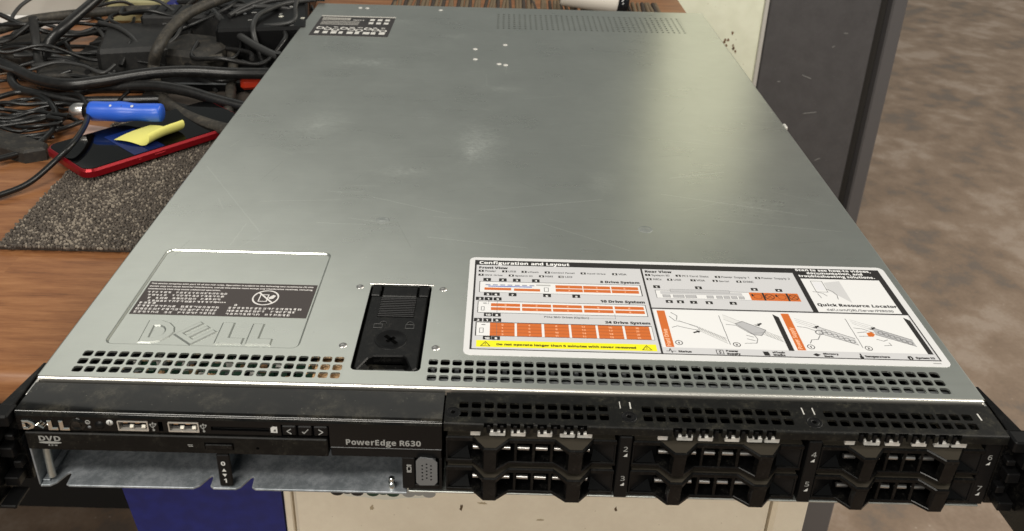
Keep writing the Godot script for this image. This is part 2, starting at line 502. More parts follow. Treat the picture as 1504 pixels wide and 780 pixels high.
func cover_pictures() -> Array:
	# 1.7 pixels per mm: u over x -217..217, v over z -686..-22
	var w := 760
	var h := 1160
	var a := field(w, h, 41, 0.006, 4)
	var b := field(w, h, 42, 0.03, 4)
	var e := PackedByteArray()   # rolling direction of the sheet: streaks along x
	e.resize(w * h)
	var streak := FastNoiseLite.new()
	streak.seed = 43
	streak.frequency = 1.0
	streak.fractal_octaves = 3
	for yy in h:
		for xx in w:
			e[yy * w + xx] = int(clampf(128.0 + 150.0 * streak.get_noise_2d(xx * 0.006, yy * 0.16), 0, 255))
	var col := PackedByteArray()
	var rou := PackedByteArray()
	col.resize(w * h * 3)
	rou.resize(w * h)
	for i in w * h:
		var v := 0.865 + (a[i] - 128) * 0.00013 + (b[i] - 128) * 0.00006 + (e[i] - 128) * 0.00004
		col[i * 3] = int(clampf(v * 0.985, 0, 1) * 255)
		col[i * 3 + 1] = int(clampf(v * 1.0, 0, 1) * 255)
		col[i * 3 + 2] = int(clampf(v * 0.97, 0, 1) * 255)
		rou[i] = int(clampf(0.285 + (e[i] - 128) * 0.00007 + (a[i] - 128) * 0.00008, 0.2, 0.8) * 255)
	var im := Image.create_from_data(w, h, false, Image.FORMAT_RGB8, col)
	var ro := Image.create_from_data(w, h, false, Image.FORMAT_L8, rou)
	var put := func(x: float, z: float, k: float, dr: float) -> void:
		var px := int((x + 217.0) / 434.0 * w)
		var py := int((z + 686.0) / 664.0 * h)
		if px < 0 or py < 0 or px >= w or py >= h:
			return
		var o := im.get_pixel(px, py)
		im.set_pixel(px, py, Color(o.r + k, o.g + k, o.b + k))
		ro.set_pixel(px, py, Color(clampf(ro.get_pixel(px, py).r + dr, 0.15, 0.9), 0, 0))
	# scuffed patches: x, z, width, depth, strength
	for s in [[-24, -305, 30, 70, 0.10], [-30, -285, 14, 30, 0.10], [-133, -480, 55, 22, 0.09], [-60, -570, 30, 14, 0.06], [60, -240, 20, 30, 0.05], [-75, -250, 40, 20, 0.05], [150, -210, 60, 40, 0.05], [-120, -620, 30, 20, 0.05], [-10, -420, 40, 20, 0.04], [-150, -330, 40, 60, 0.04]]:
		for i in int(s[2] * s[3] * 0.9):
			var x: float = s[0] + rng.randfn() * s[2] * 0.3
			var z: float = s[1] + rng.randfn() * s[3] * 0.3
			var l := rng.randi_range(1, 7)
			for k in l:
				put.call(x + k * 0.6, z + k * 0.1, s[4] * rng.randf_range(0.08, 0.32), 0.022)
	# fine scratches: x0, z0, x1, z1, strength
	var lines := [[-20, -195, 60, -215, 0.12], [100, -225, 190, -200, 0.1], [-90, -210, -40, -190, 0.08], [130, -190, 205, -180, 0.09], [-190, -560, -60, -520, 0.06], [-60, -620, -20, -580, 0.06], [20, -180, 70, -150, 0.08], [-210, -250, -150, -160, 0.05], [60, -330, 190, -300, 0.05], [-50, -160, 10, -150, 0.08], [110, -250, 150, -262, 0.12], [-160, -200, -110, -205, 0.06]]
	for i in 210:
		var x := rng.randf_range(-210, 205)
		var z := rng.randf_range(-670, -145)
		var g := rng.randfn() * 0.35 + (1.57 if i % 5 == 0 else 0.0)
		var l := rng.randf_range(4, 34)
		lines.append([x, z, x + cos(g) * l, z + sin(g) * l, rng.randf_range(-0.05, 0.075)])
	for l in lines:
		var n := int(Vector2(l[2] - l[0], l[3] - l[1]).length() * 2.0) + 2
		for k in n:
			var t := float(k) / n
			put.call(lerpf(l[0], l[2], t), lerpf(l[1], l[3], t), l[4] * 0.8, 0.03)
	for i in 260:
		put.call(rng.randf_range(-215, 215), rng.randf_range(-680, -25), rng.randf_range(-0.12, 0.10), 0.03)
	return [ImageTexture.create_from_image(im), ImageTexture.create_from_image(ro)]

func wood_picture() -> ImageTexture:
	var w := 768
	var h := 768
	var n := FastNoiseLite.new()
	n.seed = 77
	n.frequency = 1.0
	n.fractal_octaves = 4
	var out := PackedByteArray()
	out.resize(w * h * 3)
	var g := Gradient.new()
	g.offsets = PackedFloat32Array([0.0, 0.35, 0.6, 1.0])
	g.colors = PackedColorArray([Color(0.34, 0.215, 0.13), Color(0.50, 0.325, 0.20), Color(0.56, 0.38, 0.24), Color(0.645, 0.46, 0.31)])
	for y in h:
		for x in w:
			var v := n.get_noise_2d(x * 0.004, y * 0.05) * 0.6 + n.get_noise_2d(x * 0.015 + 50, y * 0.3) * 0.35 + n.get_noise_2d(x * 0.06, y * 0.9 + 90) * 0.2
			v += sin(y * 0.10 + n.get_noise_2d(x * 0.003, y * 0.012) * 9.0) * 0.12
			var c := g.sample(clampf(v * 0.62 + 0.5, 0, 1))
			var i := (y * w + x) * 3
			out[i] = int(c.r * 255)
			out[i + 1] = int(c.g * 255)
			out[i + 2] = int(c.b * 255)
	return ImageTexture.create_from_image(Image.create_from_data(w, h, false, Image.FORMAT_RGB8, out))

# ------------------------------------------------------------------ printed labels
var ink_scale := 6.0

func fill(im: Image, x0: float, y0: float, x1: float, y1: float, c: Color) -> void:
	im.fill_rect(Rect2i(roundi(x0 * ink_scale), roundi(y0 * ink_scale), maxi(1, roundi((x1 - x0) * ink_scale)), maxi(1, roundi((y1 - y0) * ink_scale))), c)

func frame(im: Image, x0: float, y0: float, x1: float, y1: float, t: float, c: Color) -> void:
	fill(im, x0, y0, x1, y0 + t, c)
	fill(im, x0, y1 - t, x1, y1, c)
	fill(im, x0, y0, x0 + t, y1, c)
	fill(im, x1 - t, y0, x1, y1, c)

func stroke(im: Image, pts: Array, t: float, c: Color) -> void:
	var w := maxi(1, roundi(t * ink_scale))
	for i in pts.size() - 1:
		var a := Vector2(pts[i][0], pts[i][1]) * ink_scale
		var b := Vector2(pts[i + 1][0], pts[i + 1][1]) * ink_scale
		var n := int(a.distance_to(b)) + 1
		for k in n + 1:
			var p := a.lerp(b, float(k) / n)
			im.fill_rect(Rect2i(roundi(p.x - w * 0.5), roundi(p.y - w * 0.5), w, w), c)

func area_fill(im: Image, pts: Array, c: Color) -> void:
	var poly := PackedVector2Array()
	for p in pts:
		poly.append(Vector2(p[0], p[1]) * ink_scale)
	var lo := poly[0]
	var hi := poly[0]
	for p in poly:
		lo = lo.min(p)
		hi = hi.max(p)
	for y in range(int(lo.y), int(hi.y) + 1):
		for x in range(int(lo.x), int(hi.x) + 1):
			if Geometry2D.is_point_in_polygon(Vector2(x + 0.5, y + 0.5), poly):
				im.set_pixel(x, y, c)

func circle(im: Image, cx: float, cy: float, r: float, t: float, c: Color) -> void:
	var pts := []
	for i in 33:
		pts.append([cx + cos(TAU * i / 32) * r, cy + sin(TAU * i / 32) * r])
	stroke(im, pts, t, c)

func write(im: Image, text: String, x: float, base: float, width: float, c: Color, bold := false, centre := false) -> void:
	# one line of print, its width given in mm, x at its left end (or centre)
	var ts := TextServerManager.get_primary_interface()
	var font := bold_font if bold else reg_font
	var full := font.get_string_size(text, HORIZONTAL_ALIGNMENT_LEFT, -1, 64).x
	var size := clampi(roundi(64.0 * width * ink_scale / full), 5, 64)
	var rid: RID = font.get_rids()[0]
	var key := Vector2i(size, 0)
	var pen := x * ink_scale - (width * ink_scale * 0.5 if centre else 0.0)
	var fit := width * ink_scale / (full * size / 64.0)
	for i in text.length():
		var gi := ts.font_get_glyph_index(rid, size, text.unicode_at(i), 0)
		ts.font_render_glyph(rid, key, gi)
		var r: Rect2 = ts.font_get_glyph_uv_rect(rid, key, gi)
		if r.size.x > 0:
			var page: Image = ts.font_get_texture_image(rid, key, ts.font_get_glyph_texture_idx(rid, key, gi))
			var g := page.get_region(Rect2i(r.position, r.size))
			g.convert(Image.FORMAT_RGBA8)
			var src := Image.create_empty(g.get_width(), g.get_height(), false, Image.FORMAT_RGBA8)
			src.fill(c)
			var off := ts.font_get_glyph_offset(rid, key, gi)
			im.blend_rect_mask(src, g, Rect2i(0, 0, g.get_width(), g.get_height()), Vector2i(roundi(pen + off.x), roundi(base * ink_scale + off.y)))
		pen += ts.font_get_glyph_advance(rid, size, gi).x * fit

func write_up(im: Image, text: String, x: float, y: float, width: float, height: float, c: Color) -> void:
	# print that reads upwards; x, y = lower left corner of the strip it fills
	var t := Image.create_empty(roundi(width * ink_scale), roundi(height * ink_scale), false, Image.FORMAT_RGBA8)
	t.fill(Color(c, 0.0))
	write(t, text, 0.2, height * 0.78, width * 0.95, c, false)
	t.rotate_90(COUNTERCLOCKWISE)
	im.blend_rect(t, Rect2i(Vector2i.ZERO, t.get_size()), Vector2i(roundi(x * ink_scale), roundi((y - width) * ink_scale)))

func badge(im: Image, cx: float, cy: float, text: String, w := 4.2, h := 3.0) -> void:
	fill(im, cx - w / 2, cy - h / 2, cx + w / 2, cy + h / 2, Color(0.14, 0.13, 0.13))
	write(im, text, cx, cy + h * 0.36, 1.3 * text.length() * h / 3.0, Color(0.92, 0.92, 0.92), true, true)

func pseudo_line(im: Image, x: float, y: float, w: float, h: float, c: Color) -> void:
	# a line of square East Asian characters too small to read
	var px := x
	while px < x + w - h:
		if rng.randf() > 0.05:
			for k in rng.randi_range(2, 3):
				var yy := y + h * (0.12 + 0.3 * k)
				fill(im, px + h * 0.1, yy, px + h * rng.randf_range(0.6, 0.92), yy + h * 0.12, c)
			for k in rng.randi_range(1, 3):
				var xx := px + h * rng.randf_range(0.12, 0.8)
				fill(im, xx, y + h * rng.randf_range(0.05, 0.4), xx + h * 0.12, y + h * 0.92, c)
		px += h * 1.02

func configuration_print() -> ImageTexture:
	ink_scale = 6.0
	var im := Image.create_empty(1422, 544, false, Image.FORMAT_RGBA8)
	var paper := Color(0.86, 0.86, 0.865)
	var grey := Color(0.80, 0.80, 0.815)
	var white := Color(0.90, 0.90, 0.905)
	var ink := Color(0.16, 0.15, 0.15)
	var faint := Color(0.42, 0.42, 0.43)
	var orange := Color(0.80, 0.42, 0.19)
	im.fill(paper)
	fill(im, 3.0, 3.0, 233.5, 86.4, ink)
	fill(im, 4.0, 8.2, 96.6, 85.7, grey)
	fill(im, 97.6, 8.2, 183.2, 46.6, grey)
	fill(im, 97.6, 47.5, 232.7, 85.7, grey)
	fill(im, 98.2, 48.0, 232.2, 80.6, white)
	write(im, "Configuration and Layout", 5.4, 7.2, 51.0, Color(0.95, 0.95, 0.95), true)
	write(im, "Front View", 5.4, 12.2, 16.2, ink, true)
	for q in [[6.7, 14.5, "1", "Power", 6.4], [19.9, 14.5, "2", "USB", 4.4], [30.7, 14.5, "3", "vFlash", 6.2], [43.8, 14.5, "4", "Control Panel", 13.2], [64.0, 14.5, "5", "Hard Drive", 10.4], [81.6, 14.5, "6", "VGA", 4.6], [6.7, 18.6, "7", "DVD Drive", 10.2], [23.6, 18.6, "8", "System ID", 10.0], [40.4, 18.6, "9", "NMI", 4.4], [51.3, 18.6, "10", "LED", 4.2]]:
		badge(im, q[0], q[1], q[2], 2.9, 2.0)
		write(im, q[3], q[0] + 2.0, q[1] + 0.9, q[4], faint)
	# 8 drive system
	for q in [[10.3, 23.3, "1"], [18.9, 23.3, "2"], [26.6, 23.3, "3"], [37.1, 23.3, "4"], [11.0, 37.7, "9"], [15.3, 37.7, "8"], [24.2, 37.7, "7"], [42.7, 37.7, "6"], [58.4, 37.7, "5"]]:
		badge(im, q[0], q[1], q[2])
		stroke(im, [[q[0], q[1] + (1.5 if q[1] < 30 else -1.5)], [q[0], q[1] + (5.0 if q[1] < 30 else -6.0)]], 0.15, faint)
	write(im, "8 Drive System", 72.7, 23.9, 21.8, ink, true)
	fill(im, 6.1, 25.2, 94.4, 36.1, ink)
	fill(im, 6.5, 25.5, 94.0, 35.8, white)
	fill(im, 11.0, 29.5, 34.8, 30.4, Color(0.32, 0.40, 0.72))
	for k in 7:
		fill(im, 9.5 + k * 4.0, 28.0, 12.2 + k * 4.0, 29.0, Color(0.55, 0.57, 0.66))
	fill(im, 37.2, 27.1, 45.0, 28.5, Color(0.70, 0.70, 0.70))
	fill(im, 9.0, 31.4, 23.5, 33.8, orange)
	fill(im, 25.0, 31.6, 39.2, 34.0, orange)
	frame(im, 41.4, 30.0, 43.8, 34.0, 0.3, faint)
	for k in 3:
		for j in 2:
			fill(im, 47.7 + k * 15.2, 27.4 + j * 3.4, 62.3 + k * 15.2, 30.2 + j * 3.4, orange)
			write(im, str(2 + k * 2 + j), 55.0 + k * 15.2, 29.6 + j * 3.4, 1.0, Color(0.95, 0.7, 0.55), false, true)
	# 10 drive system
	for q in [[6.8, 42.1, "2"], [11.5, 42.1, "1"], [16.3, 42.1, "9"], [11.5, 56.8, "10"], [15.9, 56.8, "8"]]:
		badge(im, q[0], q[1], q[2])
	write(im, "10 Drive System", 71.0, 43.0, 23.8, ink, true)
	fill(im, 5.8, 44.3, 94.7, 55.2, ink)
	fill(im, 6.2, 44.7, 94.3, 54.8, white)
	for k in 5:
		for j in 2:
			fill(im, 12.8 + k * 16.3, 46.3 + j * 3.7, 28.2 + k * 16.3, 49.0 + j * 3.7, orange)
			write(im, str(k * 2 + j), 20.5 + k * 16.3, 48.5 + j * 3.7, 1.0, Color(0.95, 0.7, 0.55), false, true)
	frame(im, 7.6, 49.5, 9.4, 53.0, 0.25, faint)
	fill(im, 8.6, 46.0, 10.4, 46.6, faint)
	stroke(im, [[11.5, 43.6], [11.5, 47.0], [9.0, 47.0]], 0.15, faint)
	stroke(im, [[16.0, 43.6], [16.0, 55.4]], 0.15, faint)
	write(im, "PCIe SSD Drives (Option)", 40.4, 58.3, 23.2, faint)
	stroke(im, [[64.0, 57.7], [77.4, 57.7], [77.4, 53.4]], 0.15, faint)
	# 24 drive system
	for q in [[6.5, 61.5, "2"], [11.2, 61.5, "1"], [16.2, 61.5, "9"], [11.4, 76.7, "10"], [15.8, 76.8, "8"]]:
		badge(im, q[0], q[1], q[2])
	write(im, "24 Drive System", 71.6, 62.0, 23.5, ink, true)
	fill(im, 5.4, 63.4, 95.3, 75.3, ink)
	fill(im, 5.8, 63.8, 94.9, 74.9, white)
	for k in 6:
		fill(im, 12.7 + k * 13.7, 63.9, 25.2 + k * 13.7, 74.7, orange)
		for j in 4:
			fill(im, 12.7 + k * 13.7, 66.5 + j * 2.7, 25.2 + k * 13.7, 66.75 + j * 2.7, Color(0.62, 0.33, 0.18))
			write(im, str(k * 4 + j), 19.0 + k * 13.7, 66.2 + j * 2.7, 1.0 + (0.8 if k * 4 + j > 9 else 0.0), Color(0.95, 0.7, 0.55), false, true)
	frame(im, 7.4, 68.5, 9.4, 72.5, 0.25, faint)
	fill(im, 8.4, 65.3, 10.4, 65.9, faint)
	stroke(im, [[16.0, 63.0], [16.0, 75.4]], 0.15, faint)
	# warning strip
	fill(im, 6.2, 78.9, 95.0, 84.3, Color(0.95, 0.92, 0.13))
	write(im, "Do not operate longer than 5 minutes with cover removed", 16.0, 82.6, 69.0, Color(0.30, 0.28, 0.10), true)
	for x in [10.7, 90.2]:
		stroke(im, [[x - 2.3, 83.4], [x, 79.9], [x + 2.3, 83.4], [x - 2.3, 83.4]], 0.35, ink)
		fill(im, x - 0.2, 81.2, x + 0.2, 82.4, ink)
	# rear view
	write(im, "Rear View", 98.8, 11.8, 15.2, ink, true)
	for q in [[100.1, 14.4, "1", "System ID", 10.4], [117.2, 14.4, "2", "PCI Card Slots", 15.0], [139.2, 14.5, "3", "Power Supply 1", 16.2], [161.7, 14.5, "4", "Power Supply 2", 16.2], [100.3, 18.6, "5", "NICs", 5.0], [111.8, 18.6, "6", "USB", 4.4], [124.7, 18.6, "7", "VGA", 4.6], [137.1, 18.7, "8", "Serial", 5.6], [150.3, 18.8, "9", "iDRAC", 6.2]]:
		badge(im, q[0], q[1], q[2], 2.9, 2.0)
		write(im, q[3], q[0] + 2.0, q[1] + 0.9, q[4], faint)
	for q in [[103.3, 26.2, "1"], [126.3, 26.2, "2"], [157.0, 26.4, "3"], [170.3, 26.6, "4"], [107.9, 40.3, "9"], [113.9, 40.4, "8"], [121.0, 40.5, "7"], [129.3, 40.5, "6"], [142.2, 40.5, "5"]]:
		badge(im, q[0], q[1], q[2], 3.6, 2.7)
	fill(im, 101.9, 29.3, 153.0, 37.2, faint)
	fill(im, 102.2, 29.6, 153.0, 36.9, white)
	fill(im, 104.5, 30.4, 149.0, 33.2, Color(0.76, 0.76, 0.77))
	fill(im, 110.2, 28.2, 142.7, 31.0, Color(0.74, 0.74, 0.75))
	frame(im, 110.2, 28.2, 142.7, 31.0, 0.2, faint)
	for q in [[107.5, 4.2], [114.0, 6.0], [120.6, 6.0], [131.0, 3.6], [136.0, 3.4], [140.0, 3.4], [144.0, 3.4], [148.0, 3.0]]:
		fill(im, q[0] - q[1] / 2, 33.6, q[0] + q[1] / 2, 36.3, Color(0.70, 0.70, 0.71))
		frame(im, q[0] - q[1] / 2, 33.6, q[0] + q[1] / 2, 36.3, 0.2, faint)
	fill(im, 153.0, 29.5, 179.6, 37.2, orange)
	for x in [159.0, 172.0]:
		fill(im, x + 1.0, 29.7, x + 2.0, 37.0, ink)
		fill(im, x - 5.0, 31.0, x - 4.0, 33.2, ink)
		circle(im, x - 1.8, 33.3, 2.2, 0.3, Color(0.55, 0.28, 0.14))
		circle(im, x + 4.6, 33.3, 2.4, 0.5, Color(0.45, 0.25, 0.15))
		stroke(im, [[x + 2.8, 31.4], [x + 6.4, 35.2]], 0.4, Color(0.45, 0.25, 0.15))
		stroke(im, [[x + 2.8, 35.2], [x + 6.4, 31.4]], 0.4, Color(0.45, 0.25, 0.15))
	# resource panel: the square code is left blank
	fill(im, 183.2, 3.0, 233.5, 47.5, ink)
	fill(im, 186.0, 13.9, 230.2, 46.5, white)
	write(im, "Scan to see how-to videos,", 207.2, 5.9, 43.0, Color(0.93, 0.93, 0.93), true, true)
	write(im, "documentation, and", 207.2, 9.0, 32.0, Color(0.93, 0.93, 0.93), true, true)
	write(im, "troubleshooting solutions.", 207.4, 12.2, 43.0, Color(0.93, 0.93, 0.93), true, true)
	write(im, "Quick Resource Locator", 187.4, 41.0, 42.0, ink, true)
	write(im, "dell.com/QRL/Server/PER630", 191.0, 45.2, 35.5, faint)
	area_fill(im, [[197.8, 17.6], [207.2, 15.6], [207.2, 37.2], [197.8, 25.5]], Color(0.80, 0.80, 0.81))
	frame(im, 190.6, 16.0, 197.4, 27.4, 0.35, faint)
	fill(im, 191.6, 17.4, 196.4, 25.2, Color(0.88, 0.88, 0.90))
	stroke(im, [[189.0, 27.0], [191.5, 27.6], [194.0, 28.6], [195.5, 31.0]], 0.35, faint)
	stroke(im, [[191.0, 29.0], [191.8, 33.0]], 0.35, faint)
	stroke(im, [[197.4, 24.0], [200.0, 26.5], [201.2, 30.0], [200.6, 34.0]], 0.35, faint)
	# hard drive and power supply steps
	for q in [[99.9, "Hard Drive"], [165.0, "Power Supply"]]:
		fill(im, q[0], 49.0, q[0] + 4.2, 80.4, orange)
		write_up(im, q[1], q[0] + 0.5, 79.6, 15.0 if q[1] == "Hard Drive" else 19.0, 3.0, Color(0.96, 0.75, 0.62))
	for x in [160.5, 229.2]:
		area_fill(im, [[x, 49.8], [x + 2.6, 52.4], [x + 2.6, 81.0], [x, 81.0]], ink)
	for x in [131.8, 197.9]:
		stroke(im, [[x, 52.4], [x + 0.5, 77.0]], 0.25, faint)
	# step 1: a hand at the drive
	stroke(im, [[105.6, 54.0], [108.0, 57.8], [111.0, 58.6], [118.6, 62.6], [119.4, 65.0]], 0.3, faint)
	stroke(im, [[107.1, 50.5], [109.8, 53.4], [109.0, 57.0]], 0.3, faint)
	stroke(im, [[105.6, 63.8], [108.5, 62.4], [112.0, 63.8], [116.5, 65.2], [119.4, 65.4]], 0.3, faint)
	area_fill(im, [[119.4, 62.4], [131.4, 71.6], [131.4, 76.0], [119.4, 66.0]], Color(0.84, 0.84, 0.84))
	for k in 9:
		stroke(im, [[119.6 + k * 1.3, 63.0 + k], [120.6 + k * 1.3, 66.2 + k]], 0.2, faint)
	stroke(im, [[110.0, 57.6], [131.4, 72.0]], 0.2, faint)
	stroke(im, [[119.4, 66.4], [131.4, 76.4]], 0.2, faint)
	area_fill(im, [[115.4, 67.6], [117.6, 66.6], [117.4, 66.0], [119.6, 66.2], [118.4, 68.2], [118.2, 67.4], [116.0, 68.4]], ink)
	# step 2: the drive drawn out
	area_fill(im, [[133.6, 51.4], [160.0, 70.2], [160.0, 74.0], [133.6, 55.4]], Color(0.86, 0.86, 0.86))
	stroke(im, [[134.0, 51.4], [160.0, 70.2]], 0.2, faint)
	stroke(im, [[133.6, 55.6], [160.0, 74.0]], 0.2, faint)
	for k in 5:
		stroke(im, [[152.0 + k * 1.5, 65.4 + k], [153.4 + k * 1.5, 69.4 + k]], 0.2, faint)
	area_fill(im, [[138.8, 59.2], [143.0, 57.0], [153.4, 64.2], [150.0, 69.0], [146.4, 68.4]], Color(0.72, 0.72, 0.73))
	stroke(im, [[138.8, 59.2], [143.0, 57.0], [153.4, 64.2], [150.0, 69.0], [146.4, 68.4], [138.8, 59.2]], 0.25, faint)
	stroke(im, [[146.4, 67.0], [153.0, 66.2]], 0.2, faint)
	stroke(im, [[134.0, 60.0], [139.0, 60.6], [144.0, 66.6], [146.4, 68.6], [147.2, 72.0], [146.0, 75.4], [140.0, 75.8]], 0.35, faint)
	stroke(im, [[142.4, 69.0], [145.6, 70.4]], 0.3, faint)
	stroke(im, [[142.0, 72.0], [145.6, 73.4]], 0.3, faint)
	area_fill(im, [[148.0, 59.6], [150.6, 59.8], [150.0, 59.0], [152.4, 58.0], [152.8, 58.8], [151.2, 60.0], [151.0, 61.0]], ink)
	# power supply steps
	for dx in [0.0, 29.0]:
		for k in 3:
			stroke(im, [[171.0 + dx, 53.0 + k * 1.6], [181.0 + dx, 58.6 + k * 2.0]], 0.2, faint)
		area_fill(im, [[180.0 + dx, 59.4], [197.0 + dx, 69.4], [197.0 + dx, 74.6], [180.0 + dx, 65.4]], Color(0.80, 0.80, 0.81) if dx < 1 else Color(0.70, 0.70, 0.71))
		for k in 6:
			circle(im, 183.0 + dx + k * 2.4, 64.0 + k * 1.6, 1.2, 0.25, faint)
		stroke(im, [[180.0 + dx, 59.4], [197.0 + dx, 69.4]], 0.25, faint)
		stroke(im, [[180.0 + dx, 65.6], [197.0 + dx, 74.8]], 0.25, faint)
		stroke(im, [[170.6 + dx, 60.2], [175.0 + dx, 61.0], [179.4 + dx, 64.0]], 0.3, faint)
		area_fill(im, [[177.6 + dx, 60.4], [180.0 + dx, 60.6], [179.6 + dx, 59.8], [181.6 + dx, 59.0], [182.0 + dx, 59.8], [180.6 + dx, 60.8], [180.2 + dx, 61.6]], ink)
	circle(im, 180.4, 65.0, 1.8, 0.5, faint)
	stroke(im, [[180.0, 67.4], [178.0, 71.0], [174.6, 71.4], [173.0, 74.4]], 0.3, faint)
	stroke(im, [[200.0, 64.4], [205.0, 63.4]], 0.3, faint)
	stroke(im, [[200.0, 67.4], [206.0, 67.0]], 0.3, faint)
	area_fill(im, [[204.6, 64.4], [207.6, 63.4], [208.6, 65.6], [207.0, 67.6], [204.6, 67.4]], Color(0.80, 0.42, 0.16))
	stroke(im, [[208.0, 69.6], [211.0, 71.0], [213.4, 69.8]], 0.3, faint)
	stroke(im, [[210.0, 74.8], [213.6, 74.4], [213.2, 72.4]], 0.3, faint)
	for q in [[106.9, 76.6, "1"], [135.6, 77.0, "2"], [172.4, 77.3, "1"], [201.1, 77.3, "2"]]:
		circle(im, q[0], q[1], 1.7, 0.3, ink)
		write(im, q[2], q[0], q[1] + 0.9, 1.1, ink, true, true)
	# legend row
	for q in [[105.3, 84.5, "Status", 6.6], [128.9, 83.2, "Power", 6.2], [129.0, 85.3, "Supply", 6.6], [151.6, 83.4, "vFlash", 6.4], [151.6, 85.4, "Media", 6.0], [176.6, 83.4, "Memory", 7.6], [176.6, 85.4, "Bank", 4.6], [196.6, 84.6, "Temperature", 12.4], [221.6, 84.8, "System ID", 9.4]]:
		write(im, q[2], q[0], q[1], q[3], ink, true)
	stroke(im, [[99.6, 83.6], [101.0, 83.6], [101.6, 81.6], [102.2, 84.8], [102.6, 83.6], [104.2, 83.6]], 0.4, ink)
	frame(im, 124.0, 81.6, 127.6, 85.2, 0.35, ink)
	stroke(im, [[126.2, 82.2], [125.4, 83.6], [126.4, 83.4], [125.6, 84.8]], 0.4, ink)
	area_fill(im, [[147.0, 82.2], [149.8, 82.2], [150.2, 85.4], [147.4, 85.4]], ink)
	area_fill(im, [[171.4, 83.6], [173.2, 82.4], [175.2, 83.6], [173.2, 85.0]], ink)
	fill(im, 194.6, 81.8, 195.4, 84.4, ink)
	circle(im, 195.0, 84.8, 0.5, 0.8, ink)
	area_fill(im, [[217.6, 84.4], [218.2, 82.8], [219.8, 82.8], [220.4, 84.4], [219.8, 85.6], [218.2, 85.6]], ink)
	write(im, "i", 219.0, 85.4, 0.5, white, true, true)
	fill(im, 228.5, 87.9, 232.5, 88.5, Color(0.6, 0.6, 0.6))
	return ImageTexture.create_from_image(im)

func regulatory_print() -> ImageTexture:
	ink_scale = 10.0
	var im := Image.create_empty(905, 306, false, Image.FORMAT_RGBA8)
	im.fill(Color(0.255, 0.235, 0.23))
	var ink := Color(0.86, 0.85, 0.84)
	write(im, "This device complies with part 15 of the FCC rules. Operation is subject to the following two conditions: (1) this", 1.2, 2.8, 87.5, ink, true)
	write(im, "device may not cause harmful interference, and (2) this device must accept any interference received, including", 1.2, 5.4, 87.5, ink, true)
	write(im, "interference that may cause undesired operation.", 1.2, 8.0, 39.0, ink, true)
	for k in 4:
		pseudo_line(im, 2.0 + k, 9.4 + k * 2.7, 44.0 - k * 2.0, 2.1, ink)
	write(im, "VCCI-A", 41.0, 19.0, 5.0, ink, true)
	for k in 4:
		pseudo_line(im, 1.4, 19.4 + k * 2.7, (9.0 if k == 0 else 44.0), 2.2, ink)
	pseudo_line(im, 48.5, 19.4, 5.0, 2.2, ink)
	for k in 3:
		pseudo_line(im, 48.5, 22.1 + k * 2.7, 39.0 - k * 2.0, 2.2, ink)
	circle(im, 65.5, 13.2, 6.6, 0.7, ink)
	stroke(im, [[61.0, 8.4], [70.2, 18.0]], 0.7, ink)
	stroke(im, [[62.4, 10.4], [66.6, 10.4], [66.6, 16.6], [62.4, 16.6], [62.4, 10.4]], 0.6, ink)
	area_fill(im, [[67.0, 13.0], [69.0, 10.4], [70.6, 11.2], [69.6, 14.0], [67.6, 14.4]], ink)
	return ImageTexture.create_from_image(im)

func rear_print() -> ImageTexture:
	ink_scale = 5.0
	var im := Image.create_empty(400, 370, false, Image.FORMAT_RGBA8)
	im.fill(Color(0.20, 0.19, 0.19))
	var ink := Color(0.85, 0.84, 0.82)
	fill(im, 0, 0, 80, 4, Color(0.75, 0.74, 0.71))
	fill(im, 3, 8, 33, 17, Color(0.66, 0.65, 0.62))
	write(im, "Regulatory Model", 4, 14, 26, Color(0.2, 0.2, 0.2), true)
	frame(im, 33, 8, 52, 22, 1.2, Color(0.12, 0.12, 0.12))
	write(im, "INPUT", 36, 17, 12, ink, true)
	for k in 3:
		fill(im, 4, 21 + k * 5, 44, 24 + k * 5, Color(0.60, 0.59, 0.57))
	for k in 9:
		var x := 4.0 + k * 8.2
		circle(im, x + 3, 47 + (k % 3) * 3, 3.4, 1.4, ink)
		fill(im, x, 58, x + rng.randf_range(3, 7), 66, ink)
		fill(im, x, 42, x + rng.randf_range(2, 6), 44, ink)
	for k in 6:
		fill(im, 54 + (k % 3) * 8, 10 + (k / 3) * 12, 59 + (k % 3) * 8, 17 + (k / 3) * 12, ink)
	return ImageTexture.create_from_image(im)

# ------------------------------------------------------------------ the server
func build_server() -> void:
	var s := thing("rack_server", "silver sheet-steel rack server with black front, lying on the desk", "server")
	server_shell(s)
	server_cover(s)
	server_left_front(s)
	server_right_front(s)
	server_ears(s)

